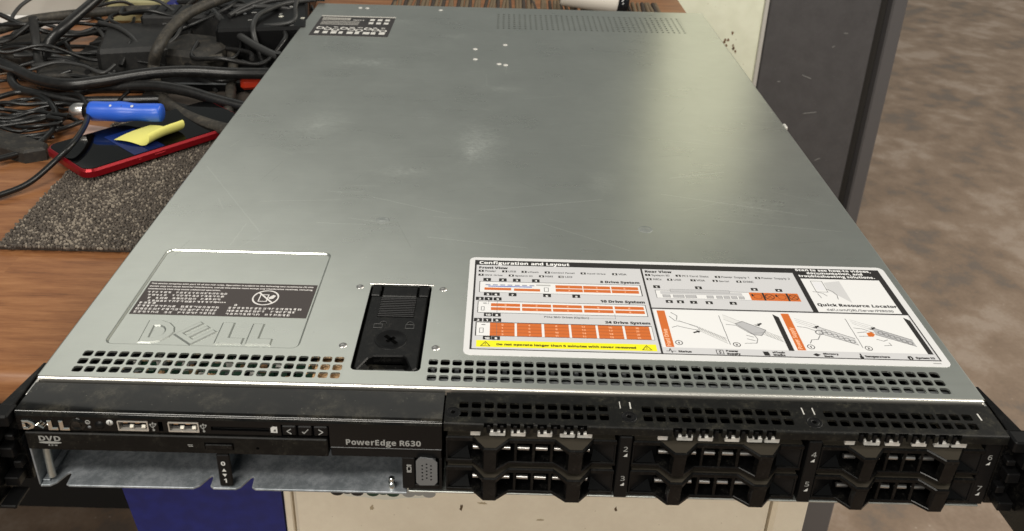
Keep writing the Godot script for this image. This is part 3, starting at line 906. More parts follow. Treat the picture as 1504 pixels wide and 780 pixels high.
func server_shell(s: Node3D) -> void:
	var st := begin()
	span(st, -216.6, -215.6, 0.5, 40.5, -684, -23, 0.2)
	span(st, 215.6, 216.6, 0.5, 40.5, -684, -23, 0.2)
	span(st, -216.6, 216.6, 0.0, 1.0, -684, -122, 0.2)
	span(st, -215.5, 215.5, 1.2, 41.2, -684, -683, 0.2)
	span(st, -46, 214.5, -0.2, 0.8, -121.8, -1.0, 0.2)
	obj("chassis", st, mats.galvanised_steel, s)
	st = begin()
	span(st, -210, 212, 8, 9, -300, -24, 0.2)
	obj("interior_plate", st, mats.deep_black, s)
	st = begin()
	span(st, -210, 212, 8, 41, -302, -300.5, 0.2)
	obj("interior_plate", st, mats.deep_black, s)
	st = begin()
	span(st, -210, 212, 8, 9, -682, -560, 0.2)
	obj("interior_plate", st, mats.deep_black, s)
	st = begin()
	span(st, -210, 212, 8, 41, -558, -556.5, 0.2)
	obj("interior_plate", st, mats.deep_black, s)
	# what shows through the vents: a green board with pale parts on the left, the folded lip of the drive cage on the right
	st = begin()
	span(st, -180, -84, 33, 34, -50, -30, 0.2)
	obj("circuit_board", st, mats.circuit_green, s)
	for i in 44:
		st = begin()
		box(st, Vector3(-182 + i * 2.3 + rng.randf() * 3.0, 35.5, rng.randf_range(-47, -31)), Vector3(rng.randf_range(1.5, 4.5), rng.randf_range(2, 7), rng.randf_range(1.5, 4)), 0.2)
		obj("board_component", st, mats[["pale_metal", "inner_grey", "copper", "satin_black", "circuit_green"][i % 5]], s)
	st = begin()
	span(st, -93.5, -80, 34, 39.5, -48, -28, 0.2)
	obj("copper_bracket", st, mats.copper, s)
	st = begin()
	span(st, -40, 214, 38.6, 39.4, -33.4, -24, 0.2)
	for i in 21:
		span(st, -38.4 + i * 11.38, -36.4 + i * 11.38, 36, 40.2, -41.5, -38.5, 0.2)
	obj("cage_lip", st, mats.inner_grey, s)

func server_cover(s: Node3D) -> void:
	uv_rect = [-217.0, -686.0, 434.0, 664.0]
	var st := begin()
	var y := 42.8
	# rear part with the field of small holes
	rect_top(st, -217, 217, -684, -660.6, y)
	rect_top(st, -217, -16.0, -660.6, -600.0, y)
	rect_top(st, 186.8, 217, -660.6, -600.0, y)
	vents(st, -13.1, 5.8, 35, -656.8, 7.575, 8, 2.8, 3.0, 1.35, y, 0.8)
	rect_top(st, -217, 217, -600.0, -140, y)
	# middle zone
	rect_top(st, -217, -198.6, -140, -43.9, y)
	rect_top(st, -198.6, -102.4, -140, -139.4, y)
	rect_top(st, -198.6, -102.4, -48.2, -43.9, y)
	rect_top(st, -102.4, -79.2, -140, -43.9, y)
	rect_top(st, -40.15, 217, -140, -43.9, y)
	rect_top(st, -217, -204.35, -43.9, -26.5, y)
	rect_top(st, 204.55, 217, -43.9, -26.5, y)
	vents(st, -201.5, 5.69, 22, -41.0, 5.8, 3, 4.5, 4.3, 1.0, y, 1.0)
	rect_top(st, -79.17, -79.2 + 0.0, -43.9, -26.5, y)
	vents(st, -37.3, 5.69, 43, -41.0, 5.8, 3, 4.5, 4.3, 1.0, y, 1.0)
	# opening for the latch
	var lo := rr(-59.5, -70.4, 33.0, 73.4, 2.6, 3)
	window(st, -79.2, -40.15, -140, -26.5, lo, y, 1.2, TOP)
	# pressed panel, sunk 1.3 mm
	var a := rr(-150.5, -93.8, 94.6, 90.0, 4.0, 4)
	ring(st, rr(-150.5, -93.8, 96.2, 91.2, 0.01, 4), y, a, y, Vector3(0, 0, 1), TOP)
	var b := rr(-150.5, -93.8, 92.2, 87.6, 3.0, 4)
	st.set_smooth_group(3)
	var mid := rr(-150.5, -93.8, 93.6, 89.0, 3.6, 4)
	var mid2 := rr(-150.5, -93.8, 93.0, 88.4, 3.3, 4)
	ring(st, a, y, mid, y - 0.2, Vector3(0, 0, 1), TOP)
	ring(st, mid, y - 0.2, mid2, y - 0.8, Vector3(0, 0, 1), TOP)
	ring(st, mid2, y - 0.8, b, y - 1.0, Vector3(0, 0, 1), TOP)
	st.set_smooth_group(-1)
	flat(st, b, y - 1.0, 1.0, TOP)
	# front strip and rolled lip
	rect_top(st, -217, 217, -26.5, -24.0, y)
	st.set_smooth_group(4)
	# folded sides
	for sx in [-1.0, 1.0]:
		var side := [[217.0, 42.8], [217.5, 42.65], [217.9, 42.2], [218.0, 41.6], [218.0, 30.0]]
		for i in side.size() - 1:
			quad(st, Vector3(sx * side[i][0], side[i][1], -684), Vector3(sx * side[i][0], side[i][1], -24), Vector3(sx * side[i + 1][0], side[i + 1][1], -24), Vector3(sx * side[i + 1][0], side[i + 1][1], -684), Vector3(sx, 0.5, 0))
	st.set_smooth_group(-1)
	quad(st, Vector3(-217, y, -684), Vector3(217, y, -684), Vector3(217, 36, -684), Vector3(-217, 36, -684), Vector3(0, 0, -1))
	var cover := obj("top_cover", st, mats.cover_steel, s)
	var lp := begin()
	var prof := [[-24.0, 42.8], [-23.4, 42.72], [-22.9, 42.45], [-22.6, 42.0], [-22.5, 41.4], [-22.5, 38.6]]
	lp.set_smooth_group(4)
	for i in prof.size() - 1:
		quad(lp, Vector3(-216.6, prof[i][1], prof[i][0]), Vector3(216.6, prof[i][1], prof[i][0]), Vector3(216.6, prof[i + 1][1], prof[i + 1][0]), Vector3(-216.6, prof[i + 1][1], prof[i + 1][0]), Vector3(0, 1, 1))
	obj("rolled_lip", lp, mats.lip_steel, cover)
	# raised letters in the pressed panel
	var e := func(p: float, q: float) -> Vector2: return Vector2(-167.4 + p * 0.79 + q * 0.66, -58.6 + p * 0.61 - q * 0.74)
	var glyphs := [
		PackedVector2Array([Vector2(-183.4, -70.2), Vector2(-176.5, -70.2), Vector2(-171.8, -68.4), Vector2(-168.2, -64.6), Vector2(-167.0, -60.5), Vector2(-168.2, -56.2), Vector2(-171.6, -52.6), Vector2(-176.0, -51.0), Vector2(-182.4, -51.0)]),
		PackedVector2Array([e.call(0, 0), e.call(0, 15.5), e.call(3.3, 15.5), e.call(3.3, 4.2), e.call(5.2, 4.2), e.call(5.2, 15.5), e.call(8.6, 15.5), e.call(8.6, 4.2), e.call(10.5, 4.2), e.call(10.5, 15.5), e.call(14.0, 15.5), e.call(14.0, 0)]),
		PackedVector2Array([Vector2(-146.0, -69.8), Vector2(-139.4, -69.8), Vector2(-139.0, -57.3), Vector2(-131.6, -57.2), Vector2(-131.6, -51.6), Vector2(-145.6, -51.6)]),
		PackedVector2Array([Vector2(-130.6, -69.4), Vector2(-124.4, -69.4), Vector2(-124.4, -57.3), Vector2(-117.6, -57.2), Vector2(-117.4, -51.6), Vector2(-130.4, -51.6)])]
	for k in 4:
		st = begin()
		if k == 0:
			var inner := PackedVector2Array([Vector2(-178.6, -65.0), Vector2(-176.0, -65.0), Vector2(-174.0, -64.0), Vector2(-172.8, -62.4), Vector2(-172.4, -60.5), Vector2(-172.8, -58.6), Vector2(-174.2, -56.8), Vector2(-176.0, -56.0), Vector2(-178.0, -56.0)])
			var g: PackedVector2Array = glyphs[0]
			var gi := inset(g, 0.8)
			var ii := inset(inner, -0.8)
			ring(st, g, y - 1.02, gi, y - 0.5, Vector3(0, 0, 1), TOP)
			ring(st, gi, y - 0.5, ii, y - 0.5, Vector3(0, 0, 1), TOP)
			ring(st, ii, y - 0.5, inner, y - 1.02, Vector3(0, 0, 1), TOP)
		else:
			prism(st, glyphs[k], y - 1.02, y - 0.5, 0.8, TOP, Vector3(), false, 0.46)
		obj("embossed_letter", st, mats.cover_steel, cover)
	uv_rect = []
	# rivets by the latch, bright dots further back, pressed dimples
	for p in [[-81.8, -104.3], [-36.8, -103.8], [-82.2, -52.3], [-37.0, -52.1]]:
		st = begin()
		lathe(st, [[0.0, 0.75], [0.9, 0.65], [1.7, 0.35], [2.1, 0.0]], Vector3(p[0], y, p[1]), Basis(), 14)
		obj("rivet", st, mats.bright_steel, cover)
	for p in [[-34.5, -529.4], [-5.3, -545.3], [-33.4, -497.9], [-10.7, -485.8], [-4.6, -483.3], [-168, -669], [-160, -668], [-78, -668]]:
		st = begin()
		lathe(st, [[0.0, 0.8], [1.2, 0.7], [2.0, 0.4], [2.4, 0.0]], Vector3(p[0], y, p[1]), Basis(), 12)
		obj("rivet", st, mats.pale_metal, cover)
	for p in [[-79.3, -178.7], [82.7, -176.3]]:
		st = begin()
		lathe(st, [[0.0, 0.30], [2.2, 0.28], [3.0, 0.10], [3.6, 0.35], [4.4, 0.0]], Vector3(p[0], y, p[1]), Basis(), 20)
		obj("dimple", st, mats.galvanised_steel, cover)
	st = begin()
	box(st, Vector3(218.6, 41.6, -352.0), Vector3(2.4, 3.0, 7.0), 0.5)
	obj("side_catch", st, mats.pale_metal, s)
	# printed labels
	uv_rect = [-23.6, -137.8, 237.0, 90.6]
	st = begin()
	prism(st, rr(94.9, -92.5, 237.0, 90.6, 3.5, 5), y + 0.02, y + 0.2, 0.05, TOP)
	obj("configuration_label", st, mats.print_configuration, s)
	uv_rect = [-195.6, -105.8, 90.5, 30.6]
	st = begin()
	span(st, -195.6, -105.1, y - 0.98, y - 0.82, -105.8, -75.2, 0.03)
	obj("regulatory_label", st, mats.print_regulatory, s)
	uv_rect = [-204.0, -634.0, 80.0, 74.0]
	st = begin()
	span(st, -204.0, -124.0, y + 0.02, y + 0.18, -634.0, -560.0, 0.03)
	obj("rear_label", st, mats.print_rear, s)
	uv_rect = []
	# latch
	var l := Node3D.new()
	l.name = "cover_latch"
	s.add_child(l)
	st = begin()
	hole_walls(st, rr(-59.5, -70.4, 33.2, 73.6, 2.6, 3), y - 1.0, 34.0, TOP)
	flat(st, rr(-59.5, -70.4, 33.2, 73.6, 2.6, 3), 34.0, 1.0, TOP)
	obj("latch_well", st, mats.satin_black, l)
	st = begin()
	# lever plate with a finger recess at its front end
	prism(st, PackedVector2Array([Vector2(-74.6, -96.0), Vector2(-44.6, -96.0), Vector2(-44.6, -36.4), Vector2(-46.4, -34.6), Vector2(-47.4, -34.6), Vector2(-50.6, -43.6), Vector2(-52.4, -45.2), Vector2(-66.4, -44.8), Vector2(-68.6, -43.2), Vector2(-72.6, -34.6), Vector2(-73.4, -34.6), Vector2(-74.6, -36.0)]), 38.0, y - 0.1, 0.6, TOP)
	obj("lever", st, mats.black_plastic, l)
	st = begin()
	prism(st, rr(-59.5, -39.6, 26.0, 10.5, 2.0, 3), 34.2, 38.4, 1.4, TOP)
	obj("finger_rest", st, mats.gloss_black, l)
	st = begin()
	for q in [[-74.9, -70.0], [-49.6, -44.2]]:
		span(st, q[0], q[1], 36, y + 0.3, -106.6, -96.3, 0.5)
	span(st, -69.6, -50.0, 36, y - 0.5, -106.4, -96.4, 0.9)
	obj("hinge", st, mats.black_plastic, l)
	st = begin()
	span(st, -77, -42, y + 0.0, y + 0.35, -107.9, -106.9, 0.15)
	obj("opening_edge", st, mats.bright_steel, l)
	for k in 11:
		st = begin()
		box(st, Vector3(-59.6, y + 0.1, -93.6 + k * 1.6), Vector3(19.0, 0.9, 0.75), 0.3)
		obj("grip_ridge", st, mats.satin_black, l)
	st = begin()
	lathe(st, [[0.0, 0.05], [6.7, 0.05], [7.1, 0.35], [7.6, 0.4], [8.1, 0.0]], Vector3(-59.6, y - 0.1, -58.0), Basis(), 32)
	obj("lock_dial", st, mats.satin_black, l)
	st = begin()
	for k in 2:
		box(st, Vector3(-59.6, y + 0.05, -58.0), Vector3(8.6 if k == 0 else 5.0, 0.3, 1.9), 0.1, Basis(Vector3.UP, deg_to_rad(-44 if k == 0 else 46)))
	obj("lock_slot", st, mats.deep_black, l)
	for k in 2:
		st = begin()
		var x := [-67.4, -51.4][k] as float
		for q in [[0.0, 0.0, 4.6, 0.5], [0.0, -3.2, 4.6, 0.5]]:
			box(st, Vector3(x + q[0], y + 0.02, -67.4 + q[1]), Vector3(q[2], 0.4, q[3]), 0.1)
		for q in [-2.1, 2.1]:
			box(st, Vector3(x + q, y + 0.02, -69.0), Vector3(0.5, 0.4, 3.0), 0.1)
		var arc := PackedVector3Array()
		for i in 9:
			arc.append(Vector3(x + (2.4 if k == 0 else 0.0) + cos(PI * i / 8) * 1.7, y + 0.05, -70.8 - sin(PI * i / 8) * 2.2))
		tube(st, arc, 0.3, 6)
		obj("padlock_mark", st, mats.grey_wire, l)

# ---- left half of the front: glossy panel, ports, disc drive, empty bay
func server_left_front(s: Node3D) -> void:
	var st := begin()
	# one glossy skin: top, rounded front edge, fascia; stepped at the right
	var prof := [[-20.0, 42.0], [-2.6, 42.5], [-1.4, 42.35], [-0.6, 41.8], [-0.2, 41.0], [0.0, 40.0]]
	st.set_smooth_group(2)
	for i in prof.size() - 1:
		quad(st, Vector3(-216.2, prof[i][1], prof[i][0]), Vector3(-30.4, prof[i][1], prof[i][0]), Vector3(-30.4, prof[i + 1][1], prof[i + 1][0]), Vector3(-216.2, prof[i + 1][1], prof[i + 1][0]), Vector3(0, 1, 0.6))
	st.set_smooth_group(-1)
	for x in [-216.2, -30.4]:
		for i in prof.size() - 1:
			quad(st, Vector3(x, prof[i][1], prof[i][0]), Vector3(x, prof[i + 1][1], prof[i + 1][0]), Vector3(x, 22, prof[i + 1][0]), Vector3(x, 22, prof[i][0]), Vector3(signf(x + 100), 0, 0))
	quad(st, Vector3(-216.2, 42.0, -20.0), Vector3(-30.4, 42.0, -20.0), Vector3(-30.4, 34.0, -20.0), Vector3(-216.2, 34.0, -20.0), Vector3(0, 0, -1))
	obj("glossy_panel", st, mats.gloss_black, s)
	# fascia cut out for the ports: strips between the openings
	st = begin()
	var z1 := 0.0
	var fas := func(x0: float, x1: float, y0: float, y1: float) -> void: span(st, x0, x1, y0, y1, -9.0, z1, 0.02)
	fas.call(-216.2, -172.6, 32.4, 40.0)
	fas.call(-172.6, -158.2, 32.4, 33.2)
	fas.call(-172.6, -158.2, 38.8, 40.0)
	fas.call(-158.2, -154.4, 32.4, 40.0)
	fas.call(-154.4, -152.4, 32.4, 33.4)
	fas.call(-154.4, -152.4, 38.6, 40.0)
	fas.call(-152.4, -150.3, 32.4, 40.0)
	fas.call(-150.3, -136.2, 32.4, 33.4)
	fas.call(-150.3, -136.2, 39.0, 40.0)
	fas.call(-136.2, -131.4, 32.4, 40.0)
	fas.call(-131.4, -106.0, 32.4, 34.6)
	fas.call(-131.4, -106.0, 36.7, 40.0)
	fas.call(-106.0, -100.8, 32.4, 40.0)
	fas.call(-100.8, -79.8, 38.6, 40.0)
	fas.call(-79.8, -30.4, 26.8, 40.0)
	obj("fascia", st, mats.fascia_black, s)
	st = begin()
	span(st, -172.6, -79.8, 32.4, 40.0, -14.0, -9.2, 0.02)
	span(st, -212, -48, 21.8, 32.2, -16, -4.0, 0.2)
	span(st, -46.6, -30.6, 2.4, 26.6, -16, -5.6, 0.2)
	obj("port_backing", st, mats.deep_black, s)
	# lower edge strip under the model name and the panel that holds the video port
	st = begin()
	span(st, -79.8, -30.6, 20.8, 26.6, -5.6, -0.8, 0.3)
	span(st, -48.4, -42.8, 2.4, 20.7, -5.6, -0.8, 0.2)
	span(st, -31.9, -30.6, 2.4, 20.7, -5.6, -0.8, 0.1)
	span(st, -42.8, -31.9, 2.4, 5.0, -5.6, -0.8, 0.2)
	obj("lower_panel", st, mats.satin_black, s)
	# chrome logo
	var e := func(p: float, q: float) -> Vector2: return Vector2(-207.8 + p * 0.30 + q * 0.27, 35.6 - p * 0.22 + q * 0.27)
	var glyphs := [
		PackedVector2Array([Vector2(-213.6, 38.2), Vector2(-210.6, 38.2), Vector2(-208.6, 37.2), Vector2(-207.8, 35.6), Vector2(-208.8, 33.8), Vector2(-211.0, 33.0), Vector2(-213.6, 33.0), Vector2(-213.6, 34.4), Vector2(-211.2, 34.4), Vector2(-210.0, 35.6), Vector2(-211.2, 36.8), Vector2(-213.6, 36.8)]),
		PackedVector2Array([e.call(0, 0), e.call(0, 10), e.call(2.4, 10), e.call(2.4, 3), e.call(4, 3), e.call(4, 10), e.call(6.4, 10), e.call(6.4, 3), e.call(8, 3), e.call(8, 10), e.call(10.4, 10), e.call(10.4, 0)]),
		PackedVector2Array([Vector2(-202.6, 38.4), Vector2(-200.6, 38.4), Vector2(-200.6, 34.6), Vector2(-198.2, 34.6), Vector2(-198.2, 33.0), Vector2(-202.6, 33.0)]),
		PackedVector2Array([Vector2(-197.6, 38.4), Vector2(-195.6, 38.4), Vector2(-195.6, 34.6), Vector2(-193.2, 34.6), Vector2(-193.2, 33.0), Vector2(-197.6, 33.0)])]
	for g in glyphs:
		st = begin()
		prism(st, g, -0.05, 1.1, 0.45)
		if g == glyphs[0]:
			span(st, -213.6, -212.2, 34.42, 36.78, -0.05, 1.05, 0.3)
		obj("chrome_letter", st, mats.chrome, s)
	# power button, indicator, identification button
	var turn := Basis(Vector3(1, 0, 0), PI / 2)
	st = begin()
	lathe(st, [[0.0, 0.5], [2.2, 0.7], [2.5, 0.9], [2.8, 0.2], [3.2, 0.4], [3.5, 0.0]], Vector3(-189.6, 36.0, 0.0), turn, 28)
	obj("power_button", st, mats.gloss_black, s)
	st = begin()
	lathe(st, [[0.0, 0.8], [1.2, 0.7], [1.9, 0.3], [2.2, 0.0]], Vector3(-180.0, 35.9, 0.0), turn, 20)
	obj("button", st, mats.satin_black, s)
	st = begin()
	lathe(st, [[0.0, 0.12], [1.5, 0.12], [1.5, 0.0]], Vector3(-175.4, 37.5, 0.02), turn, 20)
	var idm := obj("information_mark", st, mats.white_print, s)
	letters("i", 1.8, Vector3(-175.4, 37.5, 0.2), mats.label_black, idm, "mark_letter")
	st = begin()
	lathe(st, [[0.7, 0.0], [0.75, 0.1], [1.1, 0.1], [1.15, 0.0]], Vector3(-185.0, 37.4, 0.02), turn, 18)
	box(st, Vector3(-185.0, 37.4, 0.08), Vector3(1.0, 0.3, 0.1), 0.02)
	obj("indicator_mark", st, mats.grey_print, s)
	st = begin()
	lathe(st, [[0.0, 0.3], [0.6, 0.2], [0.8, 0.0]], Vector3(-184.7, 34.6, 0.0), turn, 12)
	obj("indicator_light", st, mats.inner_grey, s)
	for x in [-165.4, -143.3]:
		usb_port(s, x)
	for x in [-156.6, -134.6]:
		usb_mark(s, x)
	st = begin()
	span(st, -131.2, -106.2, 34.8, 35.2, -8.8, -1.0, 0.1)
	obj("card_slot_tongue", st, mats.satin_black, s)
	st = begin()
	prism(st, PackedVector2Array([Vector2(-105.3, 34.2), Vector2(-102.4, 34.2), Vector2(-102.4, 37.6), Vector2(-104.4, 37.6), Vector2(-105.3, 36.8)]), 0.02, 0.1)
	var cm := obj("card_mark", st, mats.white_print, s)
	st = begin()
	prism(st, PackedVector2Array([Vector2(-104.2, 35.0), Vector2(-102.9, 35.0), Vector2(-103.3, 36.4)]), 0.12, 0.16)
	obj("mark_corner", st, mats.label_black, cm)
	for k in 3:
		st = begin()
		span(st, -100.4 + k * 6.9, -94.1 + k * 6.9, 32.9, 38.3, -6.0, 0.3, 0.5)
		var b := obj("menu_button", st, mats.satin_black, s)
		var cx := -97.2 + k * 6.9
		var path: Array = [[[0.9, 1.4], [-1.0, 0.0], [0.9, -1.4]], [[-1.2, 0.0], [-0.4, -1.0], [1.5, 1.4]], [[-0.9, 1.4], [1.0, 0.0], [-0.9, -1.4]]][k]
		st = begin()
		for i in 2:
			var p0 := Vector3(cx + path[i][0], 35.4 + path[i][1], 0.36)
			var p1 := Vector3(cx + path[i + 1][0], 35.4 + path[i + 1][1], 0.36)
			tube(st, PackedVector3Array([p0, p1]), 0.24, 6)
		obj("arrow_mark", st, mats.grey_print, b)
	letters("PowerEdge R630", 3.0, Vector3(-56.4, 29.9, 0.06), mats.grey_print, s, "model_lettering", true, Basis(), 1.02)
	st = begin()
	span(st, -79.6, -30.6, 26.55, 26.85, -0.9, 0.08, 0.05)
	obj("edge_bead", st, mats.inner_grey, s)
	# disc drive
	st = begin()
	span(st, -213.4, -80.6, 22.0, 31.9, -3.8, 1.2, 0.5)
	var dd := obj("disc_drive", st, mats.black_sheet, s)
	st = begin()
	span(st, -135.0, -122.0, 24.8, 28.6, 1.0, 1.26, 0.02)
	obj("button_gap", st, mats.deep_black, dd)
	st = begin()
	span(st, -134.5, -122.5, 25.3, 28.1, 1.0, 2.0, 0.35)
	obj("eject_button", st, mats.black_plastic, dd)
	st = begin()
	span(st, -142.4, -140.2, 26.9, 27.2, 1.0, 1.3, 0.02)
	span(st, -142.0, -140.0, 26.1, 26.4, 1.0, 1.3, 0.02)
	obj("lamp_slit", st, mats.grey_print, dd)
	st = begin()
	lathe(st, [[0.0, 0.03], [0.7, 0.03], [0.7, 0.0]], Vector3(-111.6, 26.0, 1.2), turn, 14)
	obj("release_hole", st, mats.deep_black, dd)
	letters("DVD", 2.7, Vector3(-202.9, 28.7, 1.28), mats.grey_print, dd, "disc_lettering", true, Basis(), 1.35)
	letters("R O M", 0.8, Vector3(-202.0, 24.9, 1.28), mats.grey_print, dd, "disc_lettering", true, Basis(), 1.3)
	st = begin()
	var el := PackedVector2Array()
	for i in 24:
		el.append(Vector2(-202.9 + cos(TAU * i / 24) * 5.0, 26.4 + sin(TAU * i / 24) * 0.62))
	prism(st, el, 1.2, 1.28)
	obj("disc_mark", st, mats.grey_print, dd)
	# empty bay
	st = begin()
	prism(st, PackedVector2Array([Vector2(-212.4, -120), Vector2(-46.6, -120), Vector2(-46.6, 0.2), Vector2(-115.4, 0.4), Vector2(-117.2, -0.9), Vector2(-117.6, -6.3), Vector2(-118.4, -7.3), Vector2(-119.2, -6.6), Vector2(-122.2, -1.0), Vector2(-124.2, 0.4), Vector2(-134.4, 0.4), Vector2(-136.1, -0.9), Vector2(-136.4, -6.3), Vector2(-137.2, -7.3), Vector2(-138.0, -6.5), Vector2(-141.0, -1.0), Vector2(-143.4, 0.6), Vector2(-199.6, 1.0), Vector2(-201.2, 0.2), Vector2(-201.5, -5.6), Vector2(-202.4, -7.0), Vector2(-203.4, -6.2), Vector2(-205.8, -1.0), Vector2(-208.2, 1.0), Vector2(-212.4, 1.2)]), 0.0, 1.0, 0.25, TOP)
	var tray := obj("bay_tray", st, mats.tray_steel, s)
	st = begin()
	span(st, -213.4, -212.6, 0.5, 22, -120, 0.6, 0.2)
	span(st, -47.6, -46.8, 0.8, 22, -120, -6, 0.2)
	span(st, -212.4, -47, 1.0, 22, -121, -120.2, 0.2)
	span(st, -212.4, -47, 21.0, 21.7, -120, -17, 0.2)
	span(st, -130.0, -129.2, 1.0, 21, -110, -7, 0.2)
	span(st, -212.4, -209.0, 1.2, 2.0, -60, -1.0, 0.2)
	obj("bay_wall", st, mats.tray_steel, s)
	st = begin()
	tube(st, PackedVector3Array([Vector3(-208.6, 2.6, -3.0), Vector3(-209.0, 21.8, -4.6)]), 1.7, 14)
	obj("bay_post", st, mats.galvanised_steel, s)
	st = begin()
	lathe(st, [[1.6, 0.0], [1.6, 3.6], [1.1, 3.8], [1.1, 5.2], [1.5, 5.6], [0.9, 6.3], [0.0, 6.4]], Vector3(-53.6, 1.0, -2.6), Basis(), 14)
	obj("stand_off", st, mats.chrome, tray)
	st = begin()
	box(st, Vector3(-128.4, 10.8, -1.0), Vector3(6.0, 18.8, 1.6), 0.5)
	var tb := obj("number_tab", st, mats.satin_black, s)
	letters("0", 2.3, Vector3(-128.5, 15.2, -0.12), mats.white_print, tb, "number", true, Basis(), 1.2)
	letters("1", 2.3, Vector3(-128.4, 5.0, -0.12), mats.white_print, tb, "number", true, Basis(), 1.2)
	for k in 2:
		st = begin()
		var yy := 11.4 - k * 3.2
		var dy := 0.9 if k == 0 else -0.9
		prism(st, PackedVector2Array([Vector2(-129.5, yy - dy), Vector2(-127.5, yy - dy), Vector2(-128.5, yy + dy)]), -0.2, -0.12)
		obj("arrow_mark", st, mats.white_print, tb)
	# video port
	var v := Node3D.new()
	v.name = "video_port"
	s.add_child(v)
	st = begin()
	var outer := PackedVector2Array([Vector2(-41.0, 20.4), Vector2(-40.2, 21.6), Vector2(-34.6, 20.9), Vector2(-33.5, 19.8), Vector2(-33.5, 8.8), Vector2(-34.4, 7.5), Vector2(-40.0, 7.3), Vector2(-41.0, 8.4)])
	prism(st, outer, -6.0, 0.9, 0.7)
	obj("port_shell", st, mats.port_grey, v)
	st = begin()
	prism(st, inset(outer, 1.0), 0.85, 0.96, 0.0)
	obj("port_face", st, mats.inner_grey, v)
	for i in 3:
		for k in 5:
			st = begin()
			lathe(st, [[0.0, 0.02], [0.42, 0.02], [0.42, 0.0]], Vector3(-39.2 + i * 1.95, 18.6 - k * 2.05 - (0.5 if i != 1 else -0.4), 0.97), turn, 10)
			obj("pin_hole", st, mats.deep_black, v)
	st = begin()
	span(st, -46.4, -44.2, 16.4, 16.7, -0.8, -0.72, 0.01)
	span(st, -46.4, -44.2, 12.4, 12.7, -0.8, -0.72, 0.01)
	ring(st, rr(-45.3, 14.5, 2.0, 2.6, 0.5, 3), -0.70, rr(-45.3, 14.5, 1.5, 2.1, 0.3, 3), -0.70, Vector3(0, 0, 1))
	obj("video_mark", st, mats.white_print, s)

func usb_port(s: Node3D, x: float) -> void:
	var v := Node3D.new()
	v.name = "data_port"
	s.add_child(v, true)
	if v.name != "data_port":
		v.name = numbered("data_port", s, v)
	var st := begin()
	var o := rr(x, 36.05, 13.4, 5.3, 0.4, 3)
	var i := rr(x, 36.05, 12.4, 4.3, 0.25, 3)
	ring(st, o, 0.35, i, 0.35, Vector3(0, 0, 1))
	for q in [[o, 1.0], [i, -1.0]]:
		var p: PackedVector2Array = q[0]
		for k in p.size():
			var j := (k + 1) % p.size()
			var m: Vector2 = ((p[k] + p[j]) / 2 - Vector2(x, 36.05)) * q[1]
			quad(st, Vector3(p[k].x, p[k].y, 0.35), Vector3(p[j].x, p[j].y, 0.35), Vector3(p[j].x, p[j].y, -8.0), Vector3(p[k].x, p[k].y, -8.0), Vector3(m.x, m.y, 0))
	obj("port_shell", st, mats.usb_shell, v)
	st = begin()
	span(st, x - 5.6, x + 5.6, 34.2, 35.3, -8.8, -1.2, 0.2)
	obj("port_tongue", st, mats.label_black, v)
	for k in 2:
		st = begin()
		box(st, Vector3(x - 1.0 + k * 5.2, 35.2, -0.9), Vector3(2.0, 1.8, 0.6), 0.25, Basis(Vector3.RIGHT, -0.75))
		obj("contact_spring", st, mats.usb_white, v)
	for k in 2:
		st = begin()
		box(st, Vector3(x - 3.6 + k * 5.2, 37.2, -2.6), Vector3(2.0, 1.2, 3.6), 0.1)
		obj("inner_spring", st, mats.copper, v)

func usb_mark(s: Node3D, x: float) -> void:
	var st := begin()
	var z := 0.12
	for seg in [[[0, -1.9], [0, 1.8]], [[0, -0.9], [-1.1, 0.2]], [[-1.1, 0.2], [-1.1, 0.9]], [[0, -0.3], [1.1, 0.6]], [[1.1, 0.6], [1.1, 1.1]]]:
		tube(st, PackedVector3Array([Vector3(x + seg[0][0], 36.0 + seg[0][1], z), Vector3(x + seg[1][0], 36.0 + seg[1][1], z)]), 0.17, 5)
	prism(st, PackedVector2Array([Vector2(x - 0.6, 37.4), Vector2(x + 0.6, 37.4), Vector2(x, 38.5)]), 0.02, 0.15)
	prism(st, ngon(x, 34.0, 0.55, 10), 0.02, 0.15)
	prism(st, ngon(x - 1.1, 37.0, 0.45, 10), 0.02, 0.15)
	span(st, x + 0.7, x + 1.5, 37.0, 37.7, 0.02, 0.15, 0.02)
	obj("trident_mark", st, mats.grey_print, s)

